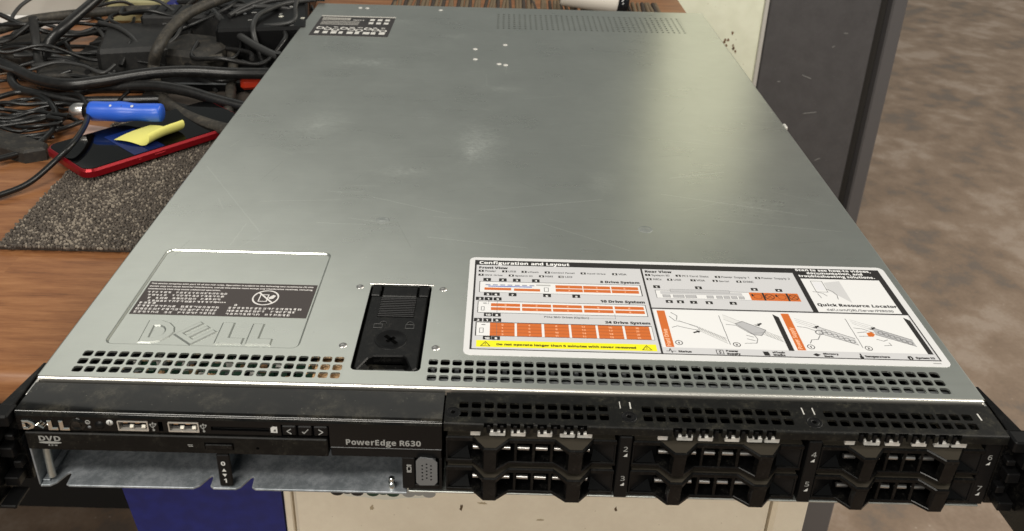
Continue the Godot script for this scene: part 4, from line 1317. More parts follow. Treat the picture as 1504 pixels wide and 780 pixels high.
# ---- right half of the front: perforated hood and six drives
func server_right_front(s: Node3D) -> void:
	var st := begin()
	var y := 42.2
	var gx := [-21.4, 60.2, 141.6]
	var cols := 12
	var p := 5.66
	var edges := []
	# sheet between and around the three groups of holes; rows at z -12.0 and -6.2
	var x := -29.6
	for g in gx:
		rect_top(st, x, g - p / 2, -20.2, -1.2, y)
		rect_top(st, g - p / 2, g - p / 2 + p * cols, -20.2, -15.0, y)
		vents(st, g, p, cols, -12.1, 5.8, 2, 4.2, 4.0, 0.7, y, 1.0)
		rect_top(st, g - p / 2, g - p / 2 + p * cols, -3.4, -1.2, y)
		x = g - p / 2 + p * cols
	rect_top(st, x, 217.0, -20.2, -1.2, y)
	# folded front lip, notched in front of each group
	var cuts := []
	for g in [-13.0, 69.4, 150.4]:
		for k in 8:
			cuts.append([g + k * 5.84 + 0.8, g + k * 5.84 + 5.0])
	var prof := [[-1.2, 42.2], [-0.6, 42.1], [-0.15, 41.7], [0.0, 41.1], [0.0, 37.8]]
	var xs := [-29.6]
	for c in cuts:
		xs.append(c[0])
		xs.append(c[1])
	xs.append(217.0)
	for i in range(0, xs.size() - 1):
		st.set_smooth_group(6)
		var last := 4 if i % 2 == 0 else 1
		for k in last:
			quad(st, Vector3(xs[i], prof[k][1], prof[k][0]), Vector3(xs[i + 1], prof[k][1], prof[k][0]), Vector3(xs[i + 1], prof[k + 1][1], prof[k + 1][0]), Vector3(xs[i], prof[k + 1][1], prof[k + 1][0]), Vector3(0, 1, 1))
		st.set_smooth_group(-1)
		if i % 2 == 0:
			quad(st, Vector3(xs[i], 37.8, 0), Vector3(xs[i + 1], 37.8, 0), Vector3(xs[i + 1], 37.8, -1.6), Vector3(xs[i], 37.8, -1.6), Vector3.DOWN)
			for xx in [xs[i], xs[i + 1]]:
				quad(st, Vector3(xx, 37.8, 0), Vector3(xx, 41.4, 0), Vector3(xx, 41.4, -1.6), Vector3(xx, 37.8, -1.6), Vector3(1 if xx == xs[i + 1] else -1, 0, 0))
	var hood := obj("perforated_hood", st, mats.hood_black, s)
	# teeth in the notches
	for c in cuts:
		st = begin()
		var m: float = (c[0] + c[1]) / 2
		prism(st, PackedVector2Array([Vector2(m - 1.0, -3.0), Vector2(m + 1.0, -3.0), Vector2(m + 0.7, -0.9), Vector2(m - 0.7, -0.9)]), 36.4, 40.4, 0.3, TOP)
		obj("hood_tooth", st, mats.satin_black, hood)
	for q in [[-26.0, -7.0], [51.8, -7.0], [133.6, -6.4]]:
		st = begin()
		lathe(st, [[0.0, -0.2], [0.9, -0.2], [1.0, 0.15], [1.9, 0.25], [2.2, 0.05], [2.9, 0.05], [3.1, 0.28], [3.5, 0.0]], Vector3(q[0], y, q[1]), Basis(), 26)
		obj("screw", st, mats.satin_black, hood)
		st = begin()
		lathe(st, [[0.0, 0.02], [1.0, 0.02]], Vector3(q[0], y + 0.16, q[1]), Basis(), 14)
		obj("screw_socket", st, mats.deep_black, hood)
	for q in [[48.6, -14.6, 0.4], [53.2, -14.4, 0.6], [130.6, -13.6, 0.55], [135.4, -13.6, 0.55], [209.6, -12.6, 0.7]]:
		st = begin()
		box(st, Vector3(q[0], y + 0.02, q[1]), Vector3(q[2], 0.12, 4.4), 0.04)
		obj("bright_slit", st, mats.pale_metal, hood)
	# bright strip of the cage between hood and drives
	for g in [-28.8, 53.6, 136.0]:
		for k in [[10.8, 15.2], [19.2, 26.2], [28.6, 35.1], [40.3, 46.8], [50.2, 56.8], [57.8, 64.4]]:
			st = begin()
			span(st, g + k[0], g + k[1], 34.3, 37.0, -2.9, -1.2, 0.3)
			obj("cage_tab", st, mats.pale_metal, s)
	st = begin()
	span(st, -29.4, 216.4, 1.0, 22.0, -24, -9.6, 0.2)
	obj("drive_cage", st, mats.deep_black, s)
	for q in [[47.6, 53.4, -0.2], [131.0, 136.8, -0.2], [209.4, 216.4, -1.6]]:
		st = begin()
		span(st, q[0], q[1], 0.6, 36.6, -9.0, q[2], 0.5)
		obj("number_strip", st, mats.satin_black, s)
	for q in [["2", 50.8, 29.6], ["3", 50.8, 12.4], ["4", 133.9, 29.2], ["5", 133.9, 11.8], ["6", 212.6, 28.8], ["7", 212.6, 10.6]]:
		var z := -0.12 if q[1] < 200 else -1.52
		letters(q[0], 2.6, Vector3(q[1], q[2], z), mats.grey_print, s, "drive_number", false, Basis(), 1.2)
		st = begin()
		prism(st, PackedVector2Array([Vector2(q[1] - 0.9, q[2] - 4.2), Vector2(q[1] + 0.8, q[2] - 4.2), Vector2(q[1] + 0.8, q[2] - 2.4)]), z - 0.06, z)
		obj("arrow_mark", st, mats.white_print, s)
	# six drives
	var first := drive()
	first.name = "drive_carrier"
	s.add_child(first)
	var n := 0
	for row in 2:
		for cx in [-28.8, 54.0, 137.4]:
			var d: Node3D = first
			if n > 0:
				d = first.duplicate()
				d.name = "drive_carrier_%03d" % n
				s.add_child(d)
			d.position = Vector3(cx, 18.2 if row == 0 else 1.0, 0.0) * 0.001
			d.scale = Vector3(1.0 if cx < 100 else 0.955, 1, 1)
			n += 1

func drive() -> Node3D:
	var d := Node3D.new()
	var w := 75.6
	var h := 15.0
	var o := [Vector2(0, -8.5), Vector2(w, -8.5), Vector2(w, -1.4), Vector2(65.4, -1.4), Vector2(60.0, 5.7), Vector2(54.0, 5.7), Vector2(48.0, -0.6), Vector2(28.2, -0.6), Vector2(22.4, 5.7), Vector2(16.9, 5.7), Vector2(11.6, -1.4), Vector2(0, -1.4)]
	var plan := PackedVector2Array(o)
	var st := begin()
	prism(st, plan, h - 2.2, h, 0.55, TOP)
	obj("handle_top", st, mats.black_plastic, d)
	st = begin()
	flat(st, inset(plan, 0.75), h + 0.05, 1.0, TOP)
	obj("dust_film", st, mats.dust_film, d)
	st = begin()
	var low := PackedVector2Array()
	for q in plan:
		low.append(Vector2(q.x, q.y if q.y < 3.0 else 4.3))
	prism(st, low, 0.6, 2.1, 0.3, TOP)
	obj("handle_base", st, mats.black_plastic, d)
	for q in [[16.9, 22.4], [54.0, 60.0]]:
		# post between the two bars: it leans back towards its foot
		st = begin()
		var t := [Vector3(q[0], h - 0.5, 5.8), Vector3(q[1], h - 0.5, 5.8), Vector3(q[1] + 0.9, h - 0.5, 3.0), Vector3(q[0] - 0.9, h - 0.5, 3.0)]
		var u := [Vector3(q[0] + 0.1, 0.9, 4.4), Vector3(q[1] - 0.1, 0.9, 4.4), Vector3(q[1] + 0.8, 0.9, 2.0), Vector3(q[0] - 0.8, 0.9, 2.0)]
		for k in 4:
			var m := (k + 1) % 4
			quad(st, t[k], t[m], u[m], u[k], (t[k] + t[m]) * 0.5 - Vector3((q[0] + q[1]) * 0.5, h - 0.5, 4.2))
		quad(st, t[0], t[1], t[2], t[3], Vector3.UP)
		quad(st, u[0], u[1], u[2], u[3], Vector3.DOWN)
		obj("handle_post", st, mats.black_plastic, d)
	for x in [30.2, 38.2, 46.2]:
		st = begin()
		span(st, x, x + 1.5, 1.5, h - 2.0, -8.4, -0.9, 0.25)
		obj("grille_rib", st, mats.black_plastic, d)
	# hollows at both ends: side walls, sloped floor wedge
	for side in 2:
		var x0 := 0.0 if side == 0 else w
		var sg := 1.0 if side == 0 else -1.0
		st = begin()
		span(st, x0, x0 + sg * 0.9, 1.5, h - 2.0, -8.4, -1.6, 0.2)
		quad(st, Vector3(x0, 1.6, -2.0), Vector3(x0, h - 2, -2.0), Vector3(x0 + sg * 12.0, h - 2, -7.6), Vector3(x0 + sg * 12.0, 1.6, -7.6), Vector3(sg, 0, 1))
		obj("end_hollow", st, mats.satin_black, d)
		st = begin()
		var p := [Vector3(x0 + sg * 1.2, 1.6, -1.9), Vector3(x0 + sg * 11.0, 1.6, -1.9), Vector3(x0 + sg * 9.5, 6.2, -6.2), Vector3(x0 + sg * 9.5, 1.6, -7.5), Vector3(x0 + sg * 1.2, 1.6, -3.0)]
		tri(st, p[0], p[1], p[2], Vector3(0, 1, 1))
		tri(st, p[0], p[2], p[4], Vector3(-sg, 1, 0))
		tri(st, p[1], p[3], p[2], Vector3(sg, 0, 0))
		obj("end_gusset", st, mats.fascia_black, d)
	for q in [[12.0, 17.2], [23.6, 28.6], [32.0, 37.0], [40.0, 45.2], [48.2, 54.0], [62.4, 64.0]]:
		st = begin()
		tube(st, PackedVector3Array([Vector3(q[0], 7.4, -4.0), Vector3(q[1], 7.4, -4.0)]), 1.2, 14)
		obj("spring_pin", st, mats.bright_steel, d)
	st = begin()
	span(st, 0.4, w - 0.4, 0.8, h - 1.0, -8.9, -8.45, 0.05)
	obj("drive_face", st, mats.deep_black, d)
	return d

func server_ears(s: Node3D) -> void:
	for sx in [-1.0, 1.0]:
		var e := Node3D.new()
		e.name = "rack_ear" if sx < 0 else "rack_ear_001"
		s.add_child(e)
		var at := func(st: SurfaceTool, x0: float, x1: float, y0: float, y1: float, z0: float, z1: float, b: float) -> void:
			span(st, minf(sx * x0, sx * x1), maxf(sx * x0, sx * x1), y0, y1, z0, z1, b)
		var st := begin()
		at.call(st, 217.2, 240.5, 0.5, 42.2, -5.0, -2.6, 0.4)
		at.call(st, 218.4, 221.0, 0.5, 41.5, -30.0, -4.0, 0.4)
		prism(st, PackedVector2Array([Vector2(sx * 218.2, -34), Vector2(sx * 219.4, -34), Vector2(sx * 224.5, -4), Vector2(sx * 218.2, -4)]), 36.0, 42.4, 0.4, TOP)
		obj("ear_plate", st, mats.black_plastic, e)
		st = begin()
		at.call(st, 217.4, 241.0, 36.6, 42.8, -4.0, 4.0, 0.8)
		obj("ear_bridge", st, mats.satin_black, e)
		st = begin()
		prism(st, PackedVector2Array([Vector2(sx * 226.0, -3.0), Vector2(sx * 241.0, -3.0), Vector2(sx * 241.0, 24.0), Vector2(sx * 232.0, 24.0), Vector2(sx * 227.0, 14.0)]), -4.0, 40.0, 1.0, TOP)
		obj("latch_body", st, mats.black_plastic, e)
		for q in [[218.6, 222.6, 27.0, 30.0, -2.8, 1.6], [219.6, 225.6, 18.5, 24.0, -2.8, 3.2], [218.0, 221.8, 11.0, 15.0, -2.8, 1.8], [219.4, 226.0, 3.0, 8.0, -2.8, 4.5], [222.6, 226.0, 29.0, 36.0, -2.8, 6.0]]:
			st = begin()
			at.call(st, q[0], q[1], q[2], q[3], q[4], q[5], 0.5)
			obj("latch_piece", st, mats.satin_black, e)
		st = begin()
		at.call(st, 216.2, 217.3, 38.6, 41.8, -24.0, -12.0, 0.3)
		obj("side_clip", st, mats.bright_steel, e)
		if sx < 0:
			st = begin()
			at.call(st, 218.5, 226.0, -3.0, -1.0, 0.0, 12.0, 0.5)
			obj("release_tab", st, mats.satin_black, e)

# ------------------------------------------------------------------ the place
func build_setting() -> void:
	var st := begin()
	quad(st, Vector3(-9000, -750, 2500), Vector3(12000, -750, 2500), Vector3(12000, -750, -16000), Vector3(-9000, -750, -16000), Vector3.UP)
	structure("floor", st, mats.concrete)
	# desk
	var d := thing("desk", "brown wood-grain desk under the server and the heap of cables", "desk")
	st = begin()
	var prof := [[-960.0, -2.0], [-88.0, -2.0], [-83.0, -2.6], [-79.6, -4.6], [-78.0, -8.0], [-77.6, -14.0], [-78.6, -20.0], [-82.0, -25.0], [-88.0, -27.5], [-960.0, -28.0]]
	st.set_smooth_group(1)
	for i in prof.size() - 1:
		quad(st, Vector3(-1100, prof[i][1], prof[i][0]), Vector3(236, prof[i][1], prof[i][0]), Vector3(236, prof[i + 1][1], prof[i + 1][0]), Vector3(-1100, prof[i + 1][1], prof[i + 1][0]), Vector3(0, (prof[i][1] + prof[i + 1][1]) * 0.5 + 15.0, 0.001 * (prof[i][0] + 500)))
	st.set_smooth_group(-1)
	obj("desktop", st, mats.walnut, d)
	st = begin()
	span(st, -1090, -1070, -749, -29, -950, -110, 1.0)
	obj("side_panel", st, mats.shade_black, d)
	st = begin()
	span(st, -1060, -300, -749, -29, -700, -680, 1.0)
	obj("kneehole_shade_panel", st, mats.shade_black, d)  # added dark panel, its colour standing in for shade in the kneehole
	# filing cabinet under the front edge
	var c := thing("filing_cabinet", "cream steel cabinet with scuffed drawer front below the overhanging server", "cabinet")
	st = begin()
	span(st, -166.0, 204.0, -748, -32, -760, -204, 2.0)
	span(st, -166.0, -160.0, -748, -32, -204, -197, 1.0)
	span(st, 209.0, 236.0, -748, -31, -760, -199, 3.0)
	obj("cabinet_body", st, mats.cream_paint, c)
	st = begin()
	span(st, -157.5, 203.5, -420, -60, -203.5, -192, 3.0)
	var dr := obj("drawer_front", st, mats.cream_paint, c)
	for q in [[-30.0, -211.0, 2.2, 5.5, "dark_stain"], [-14.0, -206.0, 6, 2, "faint_stain"], [55.0, -178.0, 2, 18, "faint_stain"], [87.0, -209.0, 2, 4, "dark_stain"], [122, -180, 1.5, 14, "faint_stain"], [-98, -214, 2.5, 5, "faint_stain"], [-130, -216, 2, 6, "faint_stain"], [30, -222, 5, 1.5, "faint_stain"]]:
		st = begin()
		var poly := PackedVector2Array()
		for i in 14:
			poly.append(Vector2(q[0] + cos(TAU * i / 14) * q[2] * rng.randf_range(0.3, 0.8), q[1] + sin(TAU * i / 14) * q[3] * rng.randf_range(0.3, 0.8)))
		prism(st, poly, -191.98, -191.9)
		obj("stain", st, mats[q[4]], dr)
	var sk := thing("sticker", "white sticker with a row of dark and green knots on the cream drawer front", "sticker")
	st = begin()
	var blob := PackedVector2Array()
	for i in 40:
		var a := TAU * i / 40
		blob.append(Vector2(-88 + cos(a) * 46 + cos(a * 8) * 1.2, -191.0 + sin(a) * 13.0 + sin(a * 9) * 0.8))
	prism(st, blob, -191.9, -191.6)
	obj("backing", st, mats.paper_white, sk)
	for k in 3:
		st = begin()
		var cx := -116.0 + k * 27.0
		for i in 3:
			var kx := cx + (i - 1) * 7.6
			var pts := PackedVector2Array()
			for j in 12:
				pts.append(Vector2(kx + cos(TAU * j / 12) * (5.0 if i != 1 else 3.4), -197.5 + sin(TAU * j / 12) * (4.0 if i != 1 else 2.2)))
			prism(st, pts, -191.6, -191.45 + i * 0.01)
		obj("printed_knot", st, [mats.label_black, mats.circuit_green, mats.grey_print][k], sk)
	# bin
	var b := thing("storage_bin", "dark blue plastic bin under the desk beside the cream cabinet", "bin")
	st = begin()
	for q in [[-300.0, -168.5, -196.0, -262.0, -169.5, -222.0]]:
		var t := [Vector3(q[0], -100, q[2]), Vector3(q[1], -100, q[2]), Vector3(q[1], -100, -520), Vector3(q[0], -100, -520)]
		var u := [Vector3(q[3] + 20, -745, q[5]), Vector3(q[4], -745, q[5]), Vector3(q[4], -745, -500), Vector3(q[3] + 20, -745, -500)]
		for i in 4:
			var j := (i + 1) % 4
			quad(st, t[i], t[j], u[j], u[i], (t[i] + t[j]) / 2 - Vector3(-220, -100, -360))
			quad(st, t[i] * 0.999, t[j] * 0.999, u[j] + Vector3(0, 3, 0), u[i] + Vector3(0, 3, 0), Vector3(-220, -100, -360) - (t[i] + t[j]) / 2)
		quad(st, u[0], u[1], u[2], u[3], Vector3.DOWN)
	obj("bin_body", st, mats.blue_plastic, b)
	for q in [[-303.0, -167.5, -196.0, -190.0], [-303.0, -167.5, -524.0, -518.0]]:
		st = begin()
		span(st, q[0], q[1], -112, -98, q[2], q[3], 2.0)
		obj("bin_rim", st, mats.blue_plastic, b)
	# tall cream cabinet and grey post behind
	var t2 := thing("tall_cabinet", "tall pale cream metal cabinet standing behind the server's far right corner", "cabinet")
	st = begin()
	span(st, 296, 474, -748, -82, -1500, -1300, 3.0)
	span(st, 296, 474, -68, 640, -1500, -1300, 3.0)
	obj("cabinet_body", st, mats.pale_cream_paint, t2)
	st = begin()
	span(st, 296, 474, -81.5, -68.5, -1480, -1306, 1.0)
	obj("drawer_gap", st, mats.pink_trim, t2)
	st = begin()
	span(st, 474.5, 482, -748, 640, -1480, -1299, 1.0)
	obj("corner_strip", st, mats.pale_metal, t2)
	for i in 16:
		st = begin()
		var cx := rng.randfn() * 10.0 + 418.0
		var cy := rng.randfn() * 24.0 - 190.0
		var poly := PackedVector2Array()
		for k in 9:
			poly.append(Vector2(cx + cos(TAU * k / 9) * rng.randf_range(0.8, 3.0), cy + sin(TAU * k / 9) * rng.randf_range(1.0, 5.0)))
		prism(st, poly, -1299.9, -1299.6)
		obj("rust_spot", st, mats.rust, t2)
	var g := thing("grey_locker", "dark grey steel locker panel between the cream cabinet and the bare floor", "locker")
	st = begin()
	span(st, 486, 690, -748, 660, -1500, -1306, 2.0)
	obj("locker_body", st, mats.grey_paint, g)
	st = begin()
	span(st, 690.5, 712, -748, 655, -1490, -1330, 1.0)
	obj("door_recess", st, mats.dark_grey_paint, g)
	st = begin()
	span(st, 712.5, 740, -748, 660, -1490, -1308, 3.0)
	obj("door_edge", st, mats.grey_trim, g)
	for i in 7:
		st = begin()
		var p := Vector3(rng.randf_range(510, 640), rng.randf_range(-420, -100), -1305.9)
		box(st, p, Vector3(rng.randf_range(4, 26), 1.2, 0.4), 0.1, Basis(Vector3.BACK, rng.randf_range(-0.4, 0.6)))
		obj("scratch", st, mats.grey_print, g)
	var gl := thing("steel_post", "dull grey steel upright at the floor right of the cream cabinet below the drives", "post")
	st = begin()
	span(st, 300, 352, -748, -300, -420, -380, 2.0)
	obj("upright", st, mats.grey_trim, gl)

# ------------------------------------------------------------------ things on the desk
func build_desk_things() -> void:
	# carpet offcut
	var c := thing("carpet_offcut", "flat brown-grey loop carpet scrap under the red phone and the server", "carpet")
	var st := begin()
	prism(st, PackedVector2Array([Vector2(-340, -206), Vector2(-200, -207), Vector2(-200, -520), Vector2(-352, -520)]), -1.9, 1.8, 0.4, TOP)
	obj("backing", st, mats.carpet_back, c)
	st = begin()
	lathe(st, [[0.5, 0.0], [0.9, 0.7], [0.85, 1.5], [0.45, 2.0], [0.0, 2.1]], Vector3(), Basis(), 6)
	st.generate_normals()
	var mm := MultiMesh.new()
	mm.transform_format = MultiMesh.TRANSFORM_3D
	mm.use_colors = true
	mm.mesh = st.commit()
	var spots := []
	var z := -203.8
	while z > -440.0:
		var x := -340.0 + (z + 204.0) * 0.038 + rng.randf() * 1.2
		while x < -216.0:
			spots.append(Vector3(x + rng.randfn() * 0.25, 1.4, z + rng.randfn() * 0.3))
			x += 1.7
		z -= 1.7
	mm.instance_count = spots.size()
	for i in spots.size():
		var k := rng.randf_range(0.75, 1.25)
		mm.set_instance_transform(i, Transform3D(Basis.from_euler(Vector3(rng.randfn() * 0.5, rng.randf() * TAU, rng.randfn() * 0.5)).scaled(Vector3(k, rng.randf_range(0.7, 1.3), k)), spots[i] * 0.001))
		var wear := exp(-pow((spots[i].x + 300.0) / 16.0, 2)) * 0.25
		var t := rng.randf() + wear
		var col := Color(0.040, 0.030, 0.022).lerp(Color(0.10, 0.080, 0.062), rng.randf())
		if t > 0.86:
			col = Color(0.22, 0.185, 0.145)
		mm.set_instance_color(i, col)
	var mi := MultiMeshInstance3D.new()
	mi.name = "yarn_loops"
	mi.multimesh = mm
	mm.mesh.surface_set_material(0, mats.carpet_yarn)
	mi.set_meta("kind", "stuff")
	c.add_child(mi)
	# phone lying across the carpet's far corner
	var ph := thing("phone", "red-edged phone with dark glass, lying face up on the carpet", "phone")
	var ang := atan2(80.0, -85.0)
	# corners: near (-321,-297), left (-371,-344); its long side runs to the right and away
	var bs := Basis(Vector3(0.655, 0, -0.756), Vector3(0, 1, 0), Vector3(0.756, 0, 0.655))
	var centre := Vector3(-321, 0, -297) + Vector3(72, 0, -83) - Vector3(28, 0, 25)
	centre = Vector3(-318.5, 0, -297) + Vector3(0.655, 0, -0.756) * 72.0 + Vector3(-0.756, 0, -0.655) * 35.0
	var pb := Basis(bs.x, bs.z, bs.y)
	st = begin()
	st.set_smooth_group(-1)
	prism(st, rr(0, 0, 148, 71, 10, 7), 6.4, 12.6, 1.6, pb, centre)
	obj("phone_frame", st, mats.red_metal, ph)
	st = begin()
	prism(st, rr(0, 0, 143.6, 66.6, 8.5, 7), 12.4, 13.0, 0.3, pb, centre)
	obj("phone_glass", st, mats.phone_glass, ph)
	for k in 2:
		st = begin()
		box(st, centre + bs * Vector3(-30 + k * 17, 9.0, 35.6), Vector3(2.2 if k == 0 else 9.0, 1.6, 0.8), 0.3, bs)
		obj("side_button", st, mats.red_metal, ph)
	# reflection of the blue handle, painted as a strip on the glass
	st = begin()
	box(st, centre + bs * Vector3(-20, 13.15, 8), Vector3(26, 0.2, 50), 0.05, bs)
	tag(obj("blue_reflection", st, mats.reflection_blue), "dark blue reflection of the screwdriver handle, painted as a strip on the phone glass", "painted_reflection")
	# curled note
	st = begin()
	var path := []
	for i in 25:
		var u := i / 24.0
		if u < 0.5:
			path.append(Vector2(u / 0.5 * 27.0, 0.6 + 1.2 * sin(u / 0.5 * PI)))
		else:
			var a := (u - 0.5) / 0.5 * 2.9
			path.append(Vector2(27.0 + sin(a) * 5.4 + a * 2.2, 6.0 - cos(a) * 5.4))
	var across := Vector3(0.74, 0, -0.67)
	var along := Vector3(0.67, 0, 0.74)
	along = Vector3(0.90, 0, 0.44)
	across = Vector3(0.44, 0, -0.90)
	var o := Vector3(-321, 13.3, -354)
	st.set_smooth_group(1)
	for side in 2:
		for i in path.size() - 1:
			for k in 6:
				var q := []
				for m in [[i, k], [i + 1, k], [i + 1, k + 1], [i, k + 1]]:
					var w: float = m[1] / 6.0 * 38.0
					var t: Vector2 = path[m[0]]
					q.append(o + along * t.x + across * (w + t.x * 0.1) + Vector3.UP * (t.y + sin(w * 0.11) * 0.8 + side * 0.14))
				quad(st, q[0], q[1], q[2], q[3], Vector3(0, 1 if side else -1, 0) if i < 14 else (Vector3(0, path[i].y - 6.0, 0) + along * (path[i].x - 30.0)) * (1 if not side else -1))
	st.set_smooth_group(-1)
	tag(obj("sticky_note", st, mats.note_paper), "curled yellow paper note lying on the phone glass", "note")
	# screwdriver with blue handle, lying behind the note
	var sd := thing("screwdriver", "screwdriver with a shaped bright blue handle behind the yellow note", "screwdriver")
	var ax := Basis(Vector3(0, 0, -1), Vector3(0.998, 0, -0.06), Vector3(0.06, -0.05, 1)).orthonormalized()
	var base := Vector3(-354, 24, -390)
	st = begin()
	var hp := [[0.0, 0.0], [7.2, 0.1], [8.0, 0.7], [8.4, 3.0], [8.3, 14.0], [8.5, 20.0], [8.9, 25.0], [8.6, 30.0], [7.6, 36.0], [7.4, 41.0], [7.7, 47.0], [7.9, 54.0], [7.8, 59.6], [7.2, 60.6], [0.0, 60.9]]
	lathe(st, hp, base, ax, 22)
	var hd := obj("handle", st, mats.grip_blue, sd)
	for k in 3:
		st = begin()
		lathe(st, [[0.0, 0.3], [1.0, 0.25], [1.3, 0.0]], base + ax * Vector3(0, 20.0 + k * 9.0, 0) + Vector3(0, 7.0, 4.4), Basis(Vector3.RIGHT, 0.5), 12)
		obj("handle_mark", st, [mats.white_print, mats.label_black, mats.white_print][k], hd)
	st = begin()
	lathe(st, [[0.0, -4.4], [6.4, -4.2], [6.8, -0.6], [6.6, 0.4]], base, ax, 20)
	obj("black_collar", st, mats.satin_black, sd)
	st = begin()
	lathe(st, [[0.0, -17.0], [3.6, -16.4], [6.2, -13.0], [6.8, -9.0], [6.4, -4.4]], base, ax, 20)
	obj("steel_end", st, mats.bright_steel, sd)
	# pinkish clear plastic under it
	st = begin()
	prism(st, PackedVector2Array([Vector2(-374, -412), Vector2(-343, -404), Vector2(-337, -388), Vector2(-356, -379), Vector2(-370, -390)]), -1.8, 3.0, 0.8, TOP)
	tag(obj("plastic_scrap", st, mats.pink_plastic), "small pinkish plastic scrap under the screwdriver's tip", "plastic scrap")
	# black adapters
	var a1 := thing("power_adapter", "large flat black power adapter lying among the thick cables", "adapter")
	st = begin()
	box(st, Vector3(-385, 17, -575), Vector3(66, 34, 96), 4.0, Basis(Vector3.UP, 0.28))
	obj("case", st, mats.adapter_black, a1)
	st = begin()
	box(st, Vector3(-432, 6, -535), Vector3(60, 16, 60), 2.0, Basis(Vector3.UP, 0.1))
	obj("lower_case", st, mats.dusty_black, a1)
	var a2 := thing("charger", "rounded dusty black charger right of the flat adapter, under a looping cable", "adapter")
	st = begin()
	prism(st, rr(0, 0, 62, 62, 12, 6), 0.0, 30.0, 5.0, Basis(Vector3.UP, -0.25) * Basis(Vector3(1, 0, 0), Vector3(0, 0, 1), Vector3(0, 1, 0)), Vector3(-323, 0, -566))
	obj("case", st, mats.dusty_black, a2)
	st = begin()
	tube(st, PackedVector3Array([Vector3(-312, 20, -535), Vector3(-286, 24, -540)]), 4.0, 10)
	obj("cable_stub", st, mats.dusty_rubber, a2)
	var sl := thing("shade_slab", "added dark slab under the heap of cables, standing in for shade and black clutter", "shade_slab")
	st = begin()  # added slab, darkens the gaps between cables like shade and black clutter
	box(st, Vector3(-330, 4, -585), Vector3(250, 11, 170), 3.0, Basis(Vector3.UP, 0.06))
	obj("slab_top", st, mats.satin_black, sl)
	st = begin()
	box(st, Vector3(-330, 9.7, -497) + Vector3(0, 0, -2), Vector3(120, 0.8, 4), 0.3, Basis(Vector3.UP, 0.06))
	obj("slab_strip", st, mats.inner_grey, sl)
	var bx := thing("battery_pack", "ribbed black battery block behind the large adapter", "battery")
	st = begin()
	box(st, Vector3(-352, 26, -640), Vector3(90, 34, 44), 3.0, Basis(Vector3.UP, 0.1))
	obj("case", st, mats.adapter_black, bx)
	for i in 7:
		st = begin()
		box(st, Vector3(-352, 43.2, -640) + Basis(Vector3.UP, 0.1) * Vector3(-36 + i * 12, 0, 0), Vector3(5, 2, 38), 0.6, Basis(Vector3.UP, 0.1))
		obj("rib", st, mats.satin_black, bx)
	# dark equipment at the back
	var k1 := thing("black_device", "black box of equipment behind the coiled leads by the server's far left corner", "device")
	st = begin()
	box(st, Vector3(-270, 22, -650), Vector3(92, 44, 150), 3.0, Basis(Vector3.UP, 0.2))
	obj("case", st, mats.satin_black, k1)
	for i in 26:
		st = begin()
		var p := Vector3(rng.randf_range(-42, 42), 22.3, rng.randf_range(-70, 70))
		box(st, Vector3(-270, 22, -650) + Basis(Vector3.UP, 0.2) * p, Vector3(rng.randf_range(1.5, 6), 0.8, rng.randf_range(1, 4)), 0.2, Basis(Vector3.UP, rng.randf() * 3.0))
		obj("label_fleck", st, [mats.paper_white, mats.grey_print, mats.inner_grey][i % 3], k1)
	st = begin()
	box(st, Vector3(-300, 30, -700), Vector3(60, 12, 22), 1.0, Basis(Vector3.UP, -0.4))
	tag(obj("metal_plate", st, mats.pale_metal), "short bright metal plate on the black equipment at the back", "plate")
	var k2 := thing("keyboard", "dark keyboard-like slab lying at the very back beyond the cables", "device")
	st = begin()
	box(st, Vector3(-330, 12, -800), Vector3(160, 26, 100), 2.0, Basis(Vector3.UP, 0.12))
	obj("case", st, mats.satin_black, k2)
	for i in 9:
		for j in 4:
			st = begin()
			box(st, Vector3(-330, 27, -800) + Basis(Vector3.UP, 0.12) * Vector3(-68 + i * 17, 0, -32 + j * 20), Vector3(14, 5, 15), 1.0, Basis(Vector3.UP, 0.12))
			obj("key", st, mats.label_black, k2)
	# pale things at the top left
	var bw := thing("bowl", "pale grey upturned plastic tub behind the cables at the far left", "tub")
	st = begin()
	lathe(st, [[66, 0.0], [64, 6.0], [60, 22.0], [56, 60.0], [48, 76.0], [0, 80.0]], Vector3(-572, -2, -762), Basis(), 40)
	obj("tub_body", st, mats.bowl_grey, bw)
	st = begin()
	lathe(st, [[60, 0.0], [68, 0.2], [70, 3.0], [68, 16.0], [63.6, 17.0]], Vector3(-572, -2, -762), Basis(), 40)
	obj("tub_rim", st, mats.bowl_white, bw)
	st = begin()
	box(st, Vector3(-452, 14, -760), Vector3(66, 30, 60), 4.0, Basis(Vector3.UP, 0.1))
	tag(obj("beige_box", st, mats.beige_plastic), "small beige plastic box right of the grey tub", "box")
	st = begin()
	box(st, Vector3(-406, 12, -748), Vector3(14, 26, 30), 3.0)
	tag(obj("blue_box", st, mats.blue_dark), "small dark blue box beside the beige one at the back", "box")
	st = begin()
	box(st, Vector3(-382, 8, -742), Vector3(26, 18, 30), 3.0, Basis(Vector3.UP, 0.4))
	tag(obj("tan_block", st, mats.copper), "small tan block right of the small blue box", "block")
	st = begin()
	box(st, Vector3(-520, 6, -600), Vector3(60, 14, 80), 2.0, Basis(Vector3.UP, -0.2))
	tag(obj("dusty_slab", st, mats.dusty_black), "dusty dark slab at the far left below the tub", "box")
	st = begin()
	box(st, Vector3(-516, 0, -556), Vector3(20, 3, 26), 0.5, Basis(Vector3.UP, 0.5))
	tag(obj("paper_scrap", st, mats.paper_white), "white paper scrap at the left edge under the thick cable", "paper")
	st = begin()
	box(st, Vector3(-246, 12, -502), Vector3(26, 11, 12), 3.0, Basis(Vector3.UP, 0.3))
	tag(obj("orange_plug", st, mats.orange_plastic), "orange plug half hidden by the server's left edge", "plug")
	st = begin()
